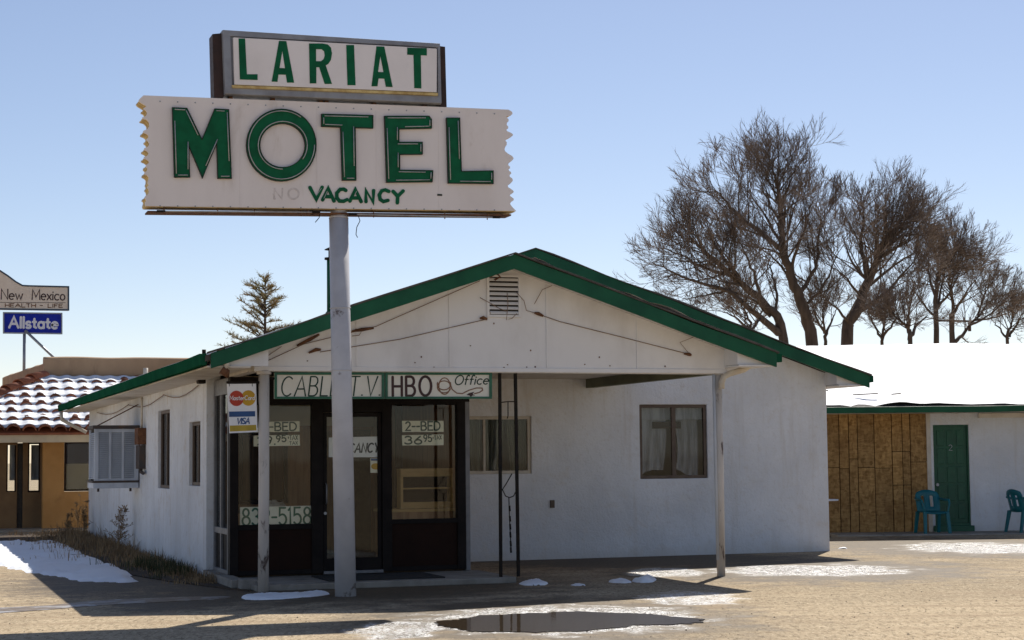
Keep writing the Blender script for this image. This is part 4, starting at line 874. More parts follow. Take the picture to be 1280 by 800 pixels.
text('lettering', 'ink', c_, '1--BED', (326, 538.5), (370.5, 538), 10, 1.7, cpl)
c_ = card('price_card', 'cream price card ending 9.95 in the left window behind the post', [(317, 544.5), (374.5, 543.5), (375, 557), (317, 558)], YC, group='room rate cards')
text('lettering', 'ink', c_, '29.', (322, 556), (344, 555.5), 10, 1.7, cpl); text('lettering', 'ink', c_, '95', (345.5, 552.5), (357.5, 552), 8, 1.5, cpl)
text('lettering', 'ink', c_, '+TAX', (360, 550), (372, 549.5), 5.5, .7, cpl); text('lettering', 'ink', c_, 'TAX', (362, 556), (372, 555.5), 4, .6, cpl)
c_ = card('phone_card', 'wide card with large green telephone number at the foot of the left window', [(300, 634), (392.5, 632), (392.5, 657.5), (300, 660)], YC)
text('lettering', 'board_green', c_, '832-5158', (303, 657), (389, 655), 21, 2.4, cpl, gap=.18)
YD = YS+.050; dpl = lambda x, y, d: PY(x, y, YD)+Vector((0, -d, 0))
c_ = card('vacancy_card', 'white vacancy card behind the glass of the entrance door', [(411, 547), (475, 545.5), (475, 571.5), (411, 571.5)], YD, 'paper_white')
text('lettering', 'ink_dark', c_, 'VACANCY', (419, 566), (473, 565), 11, 1.9, dpl, slant=.2, gap=.22)
c_ = card('credit_card_sticker', 'small blue and yellow sticker below the vacancy card on the door', [(463, 572.5), (476, 572.5), (476, 591), (463, 591)], YD, 'paper')
MB().slab([[(463.5, 573), (475.5, 573), (475.5, 576), (463.5, 576)]], dpl, .0005, .002).build('stripe', 'visa_blue', c_)
MB().slab([arc(469.5, 583, 5.6, 4, 0, 340, 17)], dpl, .0005, .002).build('emblem', 'orange', c_)

# ================================================================== INSIDE THE OFFICE
def thing_boxes(name, label, cat, loc, parts):
    t = empty(name, label, cat, loc)
    for n_, mt, b in parts: box(n_, mt, t, *b, .004)
    return t
thing_boxes('counter', 'dark wooden counter inside the office behind the right window', 'counter', (6.72, 24.1, .096), [('cabinet', 'wood_panel', (6.26, 7.2, 23.75, 24.35, .096, .86)), ('top', 'wood_light', (6.24, 7.22, 23.70, 24.38, .86, .90))])
a, b = PY(500, 586, 23.95), PY(566, 632, 23.95); z0 = .901; z1 = a[2]; x0, x1 = a[0], b[0]
rk = empty('display_rack', 'light pine brochure rack standing on the counter behind the right window', 'rack', ((x0+x1)/2, 24.0, z0))
for n_, bb in (('side_panel', (x0, x0+.035, 23.92, 24.12, z0, z1)), ('side_panel', (x1-.035, x1, 23.92, 24.12, z0, z1)), ('top', (x0+.035, x1-.035, 23.92, 24.12, z1-.11, z1)), ('base', (x0+.035, x1-.035, 23.92, 24.12, z0, z0+.085)), ('shelf', (x0+.035, x1-.035, 23.93, 24.11, (z0+z1)/2-.01, (z0+z1)/2+.01))): box(n_, 'wood_light', rk, *bb)
box('back_panel', 'kick', rk, x0+.035, x1-.035, 24.10, 24.118, z0+.085, z1-.11)
thing_boxes('desk', 'dark wooden desk inside the office behind the left window', 'desk', (4.7, 24.2, .096), [('cabinet', 'wood_panel', (4.3, 5.15, 23.85, 24.5, .096, .88)), ('top', 'kick', (4.27, 5.18, 23.80, 24.54, .88, .915))])
m = MB(); nA, nR = 28, 9
for j in range(nR+1):
    for i in range(nA):
        th = 2*math.pi*i/nA; rr = j/nR; rad = .20*rr; z = .916+.115*(1-rr**2.2)*(1+.35*noise.noise((math.cos(th)*2, math.sin(th)*2, rr*4)))
        m.v.append((4.77+rad*1.15*math.cos(th), 24.05+rad*.7*math.sin(th), z))
for j in range(nR):
    for i in range(nA): m.f.append((j*nA+i, j*nA+(i+1) % nA, (j+1)*nA+(i+1) % nA, (j+1)*nA+i)); m.sm.append(False)
tag(m.build('crumpled_doily', 'lace'), 'crumpled cream knitted cloth on the desk in the left window', 'cloth')
thing_boxes('doormat', 'dark rubber doormat on the concrete step at the entrance', 'mat', (5.9, 22.3, .078), [('mat', 'mat', (5.05, 6.55, 21.95, 22.95, .079, .095))])

# ================================================================== COOLER
ck = empty('evaporative_cooler', 'grey louvred evaporative cooler hung on the side wall', 'cooler', (3.55, 32, 1.15))
cx0, cx1, cy0, cy1, cz0, cz1 = 3.17, 3.92, 31.6, 32.5, 1.22, 2.14
box('cabinet', 'cooler_pad', ck, cx0+.03, cx1, cy0+.04, cy1-.03, cz0, cz1)
tp = box('lid', 'cooler_dark', ck, cx0-.03, cx1+.01, cy0-.03, cy1+.03, cz1, cz1+.06, .008)
box('tray', 'cooler', ck, cx0-.02, cx1, cy0-.02, cy1+.02, cz0-.10, cz0-.002, .008); box('tray_rim', 'cooler_dark', ck, cx0-.03, cx1+.005, cy0-.03, cy1+.03, cz0-.003, cz0+.03)
for x in (cx0, cx1-.05): box('corner_strip', 'cooler', ck, x, x+.05, cy0-.005, cy0+.05, cz0+.03, cz1, .004)
box('corner_strip', 'cooler', ck, cx0-.003, cx0+.04, cy1-.05, cy1, cz0+.03, cz1, .004)
def louvre(x0, x1, face):
    m = MB(); n = 24
    for i in range(n):
        z = cz0+.06+i*(cz1-cz0-.12)/n
        if face == 'y': m.hexa([(x0, cy0, z), (x1, cy0, z), (x1, cy0+.03, z+.026), (x0, cy0+.03, z+.026)], [(x0, cy0, z+.006), (x1, cy0, z+.006), (x1, cy0+.03, z+.032), (x0, cy0+.03, z+.032)])
        else: m.hexa([(cx0, x0, z), (cx0, x1, z), (cx0+.028, x1, z+.026), (cx0+.028, x0, z+.026)], [(cx0, x0, z+.006), (cx0, x1, z+.006), (cx0+.028, x1, z+.032), (cx0+.028, x0, z+.032)])
    return m.build('louvre_panel', 'cooler', ck)
w3 = (cx1-cx0-.1)/3
for i in range(3):
    x = cx0+.05+i*w3; louvre(x+.02, x+w3-.02, 'y')
    for xx in (x, x+w3-.02): box('stile', 'cooler', ck, xx, xx+.02, cy0-.004, cy0+.035, cz0+.03, cz1, .002)
box('rail', 'cooler', ck, cx0+.05, cx1-.05, cy0-.003, cy0+.034, cz1-.06, cz1-.002); box('rail', 'cooler', ck, cx0+.05, cx1-.05, cy0-.003, cy0+.034, cz0+.031, cz0+.06)
louvre(cy0+.05, cy1-.05, 'x')
for y in (cy0+.05, cy0+.2): MB().tube([(cx0+.05, y, cz1+.05), (XL_-.02, y-.0, 2.56)], .008, 6).build('hanger_rod', 'rust', ck)
for x in (cx0+.1, cx1-.1): MB().tube([(x, cy0+.3, cz0-.10), (x, cy0+.3, cz0-.16)], .02, 6).build('drain', 'cooler_dark', ck)
mt = empty('electric_meter_box', 'rusty electrical box on the side wall beside the cooler', 'electrical box', (3.86, 30.9, 1.4))
a = PX(183, 533, XL_-.12); ya = 30.75
box('box', 'rust', mt, XL_-.14, XL_-.001, ya, ya+.45, 1.86, 2.14, .006); box('cabinet', 'cooler_dark', mt, XL_-.11, XL_-.001, ya+.05, ya+.5, 1.45, 1.85, .006)
MB().tube([(XL_-.06, ya+.2, 1.46), (XL_-.06, ya+.2, 1.40), (XL_-.06, ya-.1, 1.38)], .03, 8).build('conduit', 'cooler_dark', mt)
MB().tube([(XL_-.05, ya+.2, 2.14), (XL_-.05, ya+.2, 2.66)], .02, 8).build('riser', 'white_pipe', mt)

# ================================================================== MOTEL WING
WA = R(-16.5); WO = Vector((19.41, 31.46, 0)); ux = Vector((math.cos(WA), math.sin(WA), 0)); uy = Vector((-math.sin(WA), math.cos(WA), 0))
wing = empty('motel_wing', 'long low white motel wing with a snow-covered roof and boarded end', 'building', WO, WA)
def WL(x, y, yl=0): p = PP(x, y, WO+uy*yl, uy)-WO; return Vector((p.dot(ux), p.dot(uy), p[2]))
xo0, xo1 = WL(1030, 600)[0]-.5, WL(1162.5, 600)[0]; xr = 16.0
dx0, dx1 = WL(1168, 600)[0], WL(1212.5, 600)[0]; dz = WL(1185, 531)[2]
MB().slab([[(xo1, -.05), (xr, -.05), (xr, 2.75), (xo1, 2.75)], rect(dx0, dx1, .06, dz)], lambda u, v, d: (u, d, v), 0, .2).build('front_wall', 'stucco', wing, .008)
box('end_wall', 'stucco', wing, xo0-.2, xo0, .05, 9, -.05, 2.75); box('back_wall', 'stucco', wing, xo0, xr, 8.8, 9, -.05, 2.75); box('far_wall', 'stucco', wing, xr-.2, xr, .2, 8.8, -.05, 2.75)
box('board_framing', 'kick', wing, xo0, xo1-.05, .06, .10, 0, 2.75)
cols = [WL(x, 590)[0] for x in (1050, 1062, 1073, 1094, 1116, 1129, 1139, 1160)]; edges = [xo0]+cols
rdp = random.Random(4)
for i in range(len(edges)-1):
    a, b = edges[i]+.008, edges[i+1]-.008; zz = [.02, rdp.uniform(1.25, 1.5), 2.68] if i not in (5, 6) else [.02, .95, 1.62, 2.68]
    for z0, z1 in zip(zz, zz[1:]):
        o = rdp.uniform(0, .014); box('panel', 'osb', wing, a, b, .02-o, .055-o, z0+.006, z1-.006)
box('corner_trim', 'white_pipe', wing, xo1-.05, xo1+.03, -.02, .05, 0, 2.75)
wd = box('door', 'door_green', wing, dx0+.03, dx1-.03, .07, .11, .19, dz-.03, .004); wd['label'] = 'dark green panelled door'
MB().slab([rect(dx0, dx1, .061, dz), rect(dx0+.03, dx1-.03, .19, dz-.03)], lambda u, v, d: (u, d, v), .03, .13).build('door_frame', 'door_green', wd)
box('door_sill', 'door_green', wd, dx0-.04, dx1+.04, -.10, .028, .0, .14, .01)
nc, nr_ = 3, 5
for i in range(nc):
    for j in range(nr_):
        pw_ = (dx1-dx0-.12)/nc; ph = (dz-.03-.19-.10)/nr_; x = dx0+.06+i*pw_; z = .24+j*ph
        box('panel', 'door_green', wd, x+.025, x+pw_-.025, .055, .0695, z+.025, z+ph-.025, .012)
pk = WL(1168, 598); MB().tube([(dx0+.07, .07, .95), (dx0+.07, .02, .95)], .03, 10).build('knob', 'gal', wd)
q0 = WL(1186, 563, .05); q = lambda x, y, d: Vector((x, .05-d, -y)); lettering(MB(), '2', (q0[0], -q0[2]), (q0[0]+.07, -q0[2]), .11, .009, q, .0005, .004).build('door_number', 'gal', wd)
ez = WL(1160, 508, -.75)[2]; rz = 3.95; ry = 4.4
for nm, off, t in (('roof', 0, .07),):
    o = roof(nm, [(xo0-.7, -.75, ez), (xr+.5, -.75, ez), (xr+.5, ry, rz), (xo0-.7, ry, rz)], t, 'shingle', wing)
    roof('roof', [(xo0-.7, ry+.001, rz), (xr+.5, ry+.001, rz), (xr+.5, 9.6, ez), (xo0-.7, 9.6, ez)], t, 'shingle', wing)
sm = MB(); nx, ny = 150, 40; keep = {}
for i in range(nx+1):
    for j in range(ny+1):
        x = xo0-.6+(xr+1.0-xo0)*i/nx; t = j/ny; y = -.70+(ry+.15+.70)*t; z = ez+(rz-ez)*min(1, (y+.75)/(ry+.75))
        h = .075+.05*noise.noise((x*.5, y*.6, 2))+.02*noise.noise((x*2.5, y*2.5, 5))
        h -= max(0, .10*(1-t*12))*(.5+noise.noise((x*1.1, 3, 1)))*.9
        h -= .07*math.exp(-((x-xo0-.9)/1.4)**2-((t-.22)/.20)**2)*(.35+1.6*max(0, noise.noise((x*1.6, y*5.5, 8))))
        sm.v.append((x, y, z+h))
for i in range(nx):
    for j in range(ny): a = i*(ny+1)+j; sm.f.append((a, a+ny+1, a+ny+2, a+1)); sm.sm.append(True)
b = len(sm.v)
sm.build('roof_snow', 'snow', o)
m = MB(); n = 60
for i in range(n+1):
    x = xo0-.7+(xr+1.2-xo0)*i/n; q_ = .014*noise.noise((x*.7, 0, 4)); m.v += [(x, -.86, ez-.12+q_), (x, -.76, ez-.12+q_), (x, -.76, ez+.0+q_), (x, -.875, ez+.0+q_)]
for i in range(n):
    for c in range(4): m.f.append((4*i+c, 4*i+(c+1) % 4, 4*i+4+(c+1) % 4, 4*i+4+c))
m.f += [(0, 1, 2, 3), (4*n+3, 4*n+2, 4*n+1, 4*n)]; m.sm = [False]*len(m.f); m.build('gutter', 'green', wing, .006)
box('soffit', 'soffit', wing, xo0-.6, xr+.4, -.73, -.002, ez-.12, ez-.10)
zt = WL(1250, 517, -.02)[2]; box('lamp_housing', 'soffit', wing, WL(1222, 517)[0], xr-1, -.09, -.002, ez-.22, ez-.13)
for i in range(5):
    x = xo0+random.uniform(-.3, 2.3); y = random.uniform(-.4, 1.0); z = ez+(rz-ez)*(y+.75)/(ry+.75)+.10
    MB().tube([(x, y, z), (x+random.uniform(.2, .7), y+random.uniform(-.15, .1), z+.02)], .012, 5).build('fallen_twig', 'bark', o)

# walkway in front of wing
wk = MB().box(0, 0, 0, 0, 0, 0); wk = MB()
def Wp(x, y, z): return WO+ux*x+uy*y+Vector((0, 0, z))
wk.hexa([Wp(xo0+.5, -1.15, 0), Wp(xr, -1.15, 0), Wp(xr, -.001, 0), Wp(xo0+.5, -.001, 0)], [Wp(xo0+.5, -1.14, .025), Wp(xr, -1.14, .025), Wp(xr, -.001, .025), Wp(xo0+.5, -.001, .025)])
tag(wk.build('walkway', 'concrete'), kind='structure')

# plastic chairs
def chair(loc, rz, label):
    t = empty('plastic_chair', label, 'chair', loc, rz, 'teal plastic chairs outside the wing')
    def P_(name, mb): return mb.build(name, 'teal', t, .006)
    m = MB(); n = 8
    for j in range(n+1):
        for i in range(n+1):
            x = -.22+.44*i/n; y = -.23+.44*j/n; z = .425-.02*math.cos(math.pi*(x/.44))-(.02 if j == 0 else 0); m.v.append((x, y, z))
    for j in range(n):
        for i in range(n): a = j*(n+1)+i; m.f.append((a, a+1, a+n+2, a+n+1)); m.sm.append(True)
    se = m.build('seat', 'teal', t); so = se.modifiers.new('thick', 'SOLIDIFY'); so.thickness = .018
    m = MB()
    for j in range(n+1):
        for i in range(n+1):
            u_ = i/n*2-1; v_ = j/n; x = u_*(.23+.02*v_)*(1 if v_ < .75 else math.sqrt(max(0, 1-((v_-.75)/.25*.55)**2))); y = .20+.10*v_-.05*u_*u_; z = .40+.44*v_-(.05*u_*u_ if v_ > .7 else 0); m.v.append((x, y, z))
    for j in range(n):
        for i in range(n):
            if 2 <= j <= 5 and i in (2, 5): continue
            a = j*(n+1)+i; m.f.append((a, a+1, a+n+2, a+n+1)); m.sm.append(True)
    bk = m.build('backrest', 'teal', t, recalc=False); so = bk.modifiers.new('thick', 'SOLIDIFY'); so.thickness = .018
    for sx in (-1, 1):
        P_('leg', MB().hexa([(sx*.25-.03, -.27, 0), (sx*.25+.03, -.27, 0), (sx*.25+.03, -.23, 0), (sx*.25-.03, -.23, 0)], [(sx*.225-.035, -.22, .42), (sx*.225+.035, -.22, .42), (sx*.225+.035, -.16, .42), (sx*.225-.035, -.16, .42)]))
        P_('leg', MB().hexa([(sx*.24-.03, .27, 0), (sx*.24+.03, .27, 0), (sx*.24+.03, .31, 0), (sx*.24-.03, .31, 0)], [(sx*.22-.035, .17, .42), (sx*.22+.035, .17, .42), (sx*.22+.035, .23, .42), (sx*.22-.035, .23, .42)]))
        P_('armrest', MB().tube([(sx*.24, -.20, .42), (sx*.27, -.21, .58), (sx*.28, -.16, .64), (sx*.275, 0, .645), (sx*.26, .18, .66), (sx*.24, .25, .68)], [.02, .022, .026, .026, .024, .02], 8))
    return t
p = PZ(1159, 665, .03)+F0*-.15; p[2] = .026
chair(p-uy*.28, WA+.12, 'teal plastic armchair in front of the boarded wall beside the green door')
p = PZ(1277, 664, .03); p[2] = .026; chair(p-uy*.25, WA+1.9, 'teal plastic armchair cut off by the right edge of the picture')
# small table by the office corner
p = PZ(1034, 672, 0); tb = empty('side_table', 'small white-topped table standing beside the corner of the office', 'table', (p[0]-.15, p[1], 0))
tx, ty = p[0]-.15, p[1]
MB().tube([(tx, ty, .70), (tx, ty, .725)], .36, 24).build('tabletop', 'paper_white', tb)
for a in range(3):
    th = a*2.1+.3; MB().tube([(tx+.05*math.cos(th), ty+.05*math.sin(th), .70), (tx+.10*math.cos(th), ty+.10*math.sin(th), .40), (tx+.26*math.cos(th), ty+.26*math.sin(th), 0)], .022, 8).build('leg', 'utility', tb)
p = PZ(1053, 686, 0); m = heap('crumpled_paper', [(p[0]+.09*math.cos(a*.5), p[1]+.05*math.sin(a*.5)) for a in range(12)], .07, M['paper_white'], .012, 4, 0, .05)
tag(m, 'small crumpled white paper scrap on the dirt by the office corner', 'paper')

# ================================================================== ADOBE BUILDING
ad = empty('adobe_building', 'ochre adobe building with snowy red tile awning roof', 'building', (4, 45, 0))
YA = 43.0; aX = lambda x, y=600: PY(x, y, YA)[0]
xa0 = aX(53)
wz = lambda y, Y=YA: PY(60, y, Y)[2]
MB().slab([rect(xa0, 9.5, -.05, 2.35), rect(aX(80), aX(80)+1.3, wz(615), wz(552))], lambda u, v, d: (u, YA+d, v), 0, .25).build('front_wall', 'adobe', ad, .02)
aw = MB().slab([rect(aX(80)+.01, aX(80)+1.29, wz(615)+.01, wz(552)-.01), rect(aX(80)+.05, aX(80)+1.25, wz(615)+.05, wz(552)-.05)], lambda u, v, d: (u, YA+d, v), .08, .13).build('window', 'kick', ad)
box('pane', 'glass', aw, aX(80)+.05, aX(80)+1.25, YA+.1, YA+.105, wz(615)+.05, wz(552)-.05); box('blind', 'yellow_blind', aw, aX(80)+.03, aX(80)+1.27, YA+.14, YA+.15, wz(615)+.03, wz(580)); box('blind', 'kick', aw, aX(80)+.03, aX(80)+1.27, YA+.17, YA+.18, wz(580), wz(552))
YR = YA+.55; rX = lambda x: PY(x, 600, YR)[0]
MB().slab([rect(-1.0, xa0+.25, -.05, 2.35), rect(rX(8), rX(20), wz(614, YR), wz(556, YR)), rect(rX(21.5), rX(28.5), .02, wz(553, YR)), rect(rX(35), rX(50), wz(615, YR), wz(552, YR))], lambda u, v, d: (u, YR+d, v), 0, .2).build('entry_wall', 'adobe_shaded', ad, .01)
box('return_wall', 'adobe_shaded', ad, xa0, xa0+.2, YA+.251, YR-.001, -.05, 2.35)
for a, b in ((8, 20), (35, 50)):
    fw_ = MB().slab([rect(rX(a), rX(b), wz(615, YR), wz(553, YR)), rect(rX(a)+.03, rX(b)-.03, wz(615, YR)+.04, wz(553, YR)-.04)], lambda u, v, d: (u, YR+d, v), .03, .1).build('window', 'kick', ad)
    box('pane', 'glass', fw_, rX(a)+.03, rX(b)-.03, YR+.05, YR+.055, wz(615, YR)+.04, wz(553, YR)-.04); box('blind', 'curtain', fw_, rX(a)+.08, rX(b)-.02, YR+.22, YR+.23, wz(600, YR), wz(556, YR))
box('door', 'cooler_pad', ad, rX(21.5)+.005, rX(28.5)-.005, YR+.05, YR+.1, .02, wz(553, YR)-.01)
box('step', 'concrete', ad, -1, xa0+2.0, YA-.6, YR, 0, .05)
EY, EZ, TY, TZ = 42.25, 2.24, 45.0, 3.56
SLP = math.atan2(TZ-EZ, TY-EY); slen = math.hypot(TZ-EZ, TY-EY)
box('fascia', 'cream_trim', ad, .4, 9.0, EY+.05, EY+.13, EZ-.22, EZ-.03, .006); box('soffit', 'soffit', ad, .4, 9, EY+.13, YA, EZ-.12, EZ-.10)
HX = lambda t: .55+2.75*t          # hip line x at fraction t up the slope
AXR = lambda t: 9.0-3.5*t
rp = lambda x, t, off=0: Vector((x, EY+(TY-EY)*t-off*math.sin(SLP), EZ+(TZ-EZ)*t+off*math.cos(SLP)))
roofdeck = roof('roof_deck', [rp(HX(0), 0), rp(AXR(0), 0), rp(AXR(1), 1), rp(HX(1), 1)], .05, 'tile', ad)
roof('roof_deck', [rp(HX(0), 0), rp(HX(1), 1), Vector((HX(1)-.35, 52, TZ)), Vector((-1.8, 52, EZ))], .05, 'tile', ad)
# barrel tile mesh (local: x across, y up slope)
tl = .50; tm = MB(); nseg = 8
for y, rr, lift in ((-.02, .155, .052), (tl, .135, .0)):
    for i in range(nseg+1): th = math.pi*i/nseg; tm.v.append((-rr*math.cos(th), y, lift+rr*.82*math.sin(th)))
    for i in range(nseg+1): th = math.pi*i/nseg; tm.v.append((-(rr-.022)*math.cos(th), y, lift+(rr-.022)*.82*math.sin(th)-.002))
q_ = nseg+1
for i in range(nseg): tm.f += [(i, i+1, 2*q_+i+1, 2*q_+i), (i+1, i, q_+i, q_+i+1), (q_+i, 3*q_+i, 3*q_+i+1, q_+i+1)]; tm.sm += [True, False, True]
tmesh = tm.mesh('tile', M['tile'])
rows = 7; pitch = .345
for r_ in range(rows):
    t = r_/rows
    for c in range(26):
        x = .72+c*pitch
        if x < HX(t)+.15 or x > AXR(t)-.1: continue
        ti = bpy.data.objects.new('tile', tmesh); COL.objects.link(ti); ti.parent = ad; p = rp(x, t, .01)-ORG[ad.name]
        ti.location = p+Vector((random.gauss(0, .006), 0, random.gauss(0, .004))); ti.rotation_euler = (SLP, 0, random.gauss(0, .02))
# hip tiles
h0, h1 = rp(HX(0), 0), rp(HX(1), 1)
for i in range(9):
    p = h0.lerp(h1, i/9); d = (h1-h0).normalized()
    ht = bpy.data.objects.new('hip_tile', tmesh); COL.objects.link(ht); ht.parent = ad; ht.location = p+Vector((0, 0, .10))-ORG[ad.name]
    sx_ = d.cross(Vector((0, 0, 1))).normalized(); up_ = sx_.cross(d); ht.rotation_euler = Matrix((sx_, d, up_)).transposed().to_euler(); ht.scale = (1.15, 1.0, 1.1)
# snow between the tiles
sm = MB(); nx, ny = 230, 84; idx = {}
for j in range(ny+1):
    t = .028+.965*j/ny
    for i in range(nx+1):
        x = HX(t)+.10+(AXR(t)-HX(t)-.2)*i/nx; ph = (t*rows) % 1
        off = .146+.030*(1-ph)-.03*(1-math.cos(2*math.pi*(x-.72)/pitch))*.5+.022*noise.noise((x*.9, t*7, 3))+.015*noise.noise((x*4, t*22, 7))
        off -= .075*max(0, 1-ph*6)*0.9
        if j == 0: off -= .05
        sm.v.append(tuple(rp(x, t, off)))
for j in range(ny):
    for i in range(nx): a = j*(nx+1)+i; sm.f.append((a, a+1, a+nx+2, a+nx+1)); sm.sm.append(True)
sm.build('roof_snow', 'snow', ad)
# parapet
c0 = PY(55, 446, TY+.05); zt = c0[2]; xl = c0[0]
def wavy_wall(name, a, b, z0, z1, th, seed, mat):
    m = MB(); n = 40; d = (Vector(b)-Vector(a)); nrm = Vector((-d[1], d[0])).normalized()*th
    for i in range(n+1):
        p = Vector(a)+d*i/n; q_ = .03*noise.noise((p[0]*.9, p[1]*.9, seed)); 
        for o_, z in ((0, z0), (0, z1+q_-.05), (.25, z1+q_), (.75, z1+q_), (1, z1+q_-.05), (1, z0)): m.v.append((p[0]+nrm[0]*o_, p[1]+nrm[1]*o_, z))
    for i in range(n):
        for c in range(6): m.f.append((6*i+c, 6*i+(c+1) % 6, 6*i+6+(c+1) % 6, 6*i+6+c)); m.sm.append(c in (1, 2, 3))
    m.f += [tuple(range(6)), tuple(6*n+c for c in reversed(range(6)))]; m.sm += [False, False]; return m.build(name, mat, ad)
wavy_wall('parapet', (xl, TY+.05), (10.5, TY+.05), 2.3, zt, .35, 1, 'adobe_top'); q1 = PY(3, 471, 53)
wavy_wall('parapet', (q1[0], 53), (xl+.02, TY+.06), 2.3, q1[2]+.02, .35, 2, 'adobe_top')
box('roof_top', 'shingle', ad, xl+.3, 10.5, TY+.4, 53, 3.55, 3.6); box('end_wall', 'adobe', ad, 9.3, 9.5, YA+.26, 53, -.05, 3.5)
box('lower_wall', 'adobe', ad, -1.0, -.8, YR+.2, 53, -.05, 2.35)

# insurance sign on the roof
YI = 50.0; iS = empty('rooftop_sign', 'tan and blue insurance sign on a steel pole above the tile roof', 'sign', PY(30, 455, YI))
ip = lambda o_: (lambda x, y, d: PY(x, y, YI)+Vector((0, o_-d, 0)))
hump = [(86, 358.2), (86, 388), (-60, 386), (-60, 352), (-45, 346), (-28, 337), (-10, 336), (0, 338), (10, 344.5), (20, 352), (28, 356.5), (36, 357)]
pan = MB().slab([hump], ip(0), -.2, .02).build('name_panel', 'tan_sign', iS)
MB().slab([offset_loop(hump, .5), offset_loop(hump, -1.4)], ip(0), .021, .04).build('trim', 'blue_trim', pan)
text('lettering', 'ink_brown', pan, 'New', (1.5, 374), (28, 374.5), 12.5, 1.5, ip(-.022), gap=.14); text('lettering', 'ink_brown', pan, 'Mexico', (40, 374.5), (81, 375.3), 12.5, 1.5, ip(-.022), gap=.14)
MB().slab([[(-58, 377.4), (82, 378.2), (82, 378.8), (-58, 378)]], ip(0), .0205, .024).build('rule', 'ink_brown', pan)
text('lettering', 'rust', pan, 'HEALTH', (6.5, 383.8), (44.5, 384.2), 4.4, .95, ip(-.022), gap=.2); text('lettering', 'rust', pan, '-', (50, 384), (53, 384), 4.4, .95, ip(-.022)); text('lettering', 'rust', pan, 'LIFE', (60, 384.4), (78, 384.6), 4.4, .95, ip(-.022), gap=.2)
bp = MB().slab([[(4, 390.5), (77.5, 391.5), (77.5, 417.5), (4, 416.5)]], ip(0), -.18, .0).build('blue_panel', 'blue', iS)
MB().slab([[(3.5, 390), (78, 391), (78, 418), (3.5, 417)], [(5.2, 391.6), (76.4, 392.6), (76.4, 416.4), (5.2, 415.4)]], ip(0), .001, .03).build('trim', 'gal', bp)
text('lettering', 'paper_white', bp, 'Allstate', (11.5, 409.5), (72, 410.5), 13.5, 3.0, ip(-.002), slant=.0, gap=.17)
MB().tube([PY(30.5, 417, YI), Vector((PY(30.5, 417, YI)[0], YI, 3.6))], .04, 8).build('pole', 'gal', iS)
pa, pb = PY(31, 413, YI), PY(66, 446, YI); MB().tube([pa+Vector((0, -.05, 0)), pb+Vector((0, -.05, 0)), pb+(pb-pa)*.5+Vector((0, -.05, 0))], .035, 8).build('brace', 'gal', iS)

# ================================================================== TREES
def branch_mesh(mb, pts, radii, n): mb.tube(pts, radii, n, caps=False)
def spike(mb, a, e, r_):
    d = e-a; o = d.orthogonal().normalized()*r_; p = d.cross(o).normalized()*r_
    mb.add([a+o, a-o*.5+p*.87, a-o*.5-p*.87, e], [(0, 1, 3), (1, 2, 3), (2, 0, 3)])
def grow(wood, twig, p, d, ln, rad, lvl, rd, maxl, upb=.25):
    """one branch with a few bends, then children"""
    if lvl == maxl:
        e = p+(d+Vector((rd.gauss(0, .12), rd.gauss(0, .12), rd.gauss(.06, .1))))*ln; spike(twig, p, e, max(.0055, rad*.6)); return
    nseg = 4 if lvl < 3 else 3; pts = [p]; rr = [rad]; q = p.copy(); dd = d.copy()
    for i in range(nseg):
        dd = (dd+Vector((rd.gauss(0, .10), rd.gauss(0, .10), rd.gauss(0, .08)+upb*.22))).normalized()
        q = q+dd*ln/nseg; pts.append(q.copy()); rr.append(max(.007, rad*(1-.75*(i+1)/nseg)))
    (twig if lvl >= 2 else wood).tube(pts, rr, 3 if lvl >= 2 else 5, caps=False)
    nch = (rd.randint(5, 7), rd.randint(4, 6), rd.randint(4, 6))[min(lvl-1, 2)]
    for c in range(nch):
        t = .15+.85*(c+rd.random()*.9)/nch; t = min(t, .99); i = min(int(t*nseg), nseg-1); a = pts[i].lerp(pts[i+1], t*nseg-i)
        nd = (pts[i+1]-pts[i]).normalized(); ax = nd.orthogonal(); ax.rotate(Matrix.Rotation(rd.uniform(0, 6.28), 3, nd))
        nd = (nd+ax.normalized()*rd.uniform(.3, .8)+Vector((0, 0, upb*.35))).normalized()
        grow(wood, twig, a, nd, ln*rd.uniform(.48, .72)*(1.15-.5*t), max(.0075, rr[i]*.5), lvl+1, rd, maxl, upb)
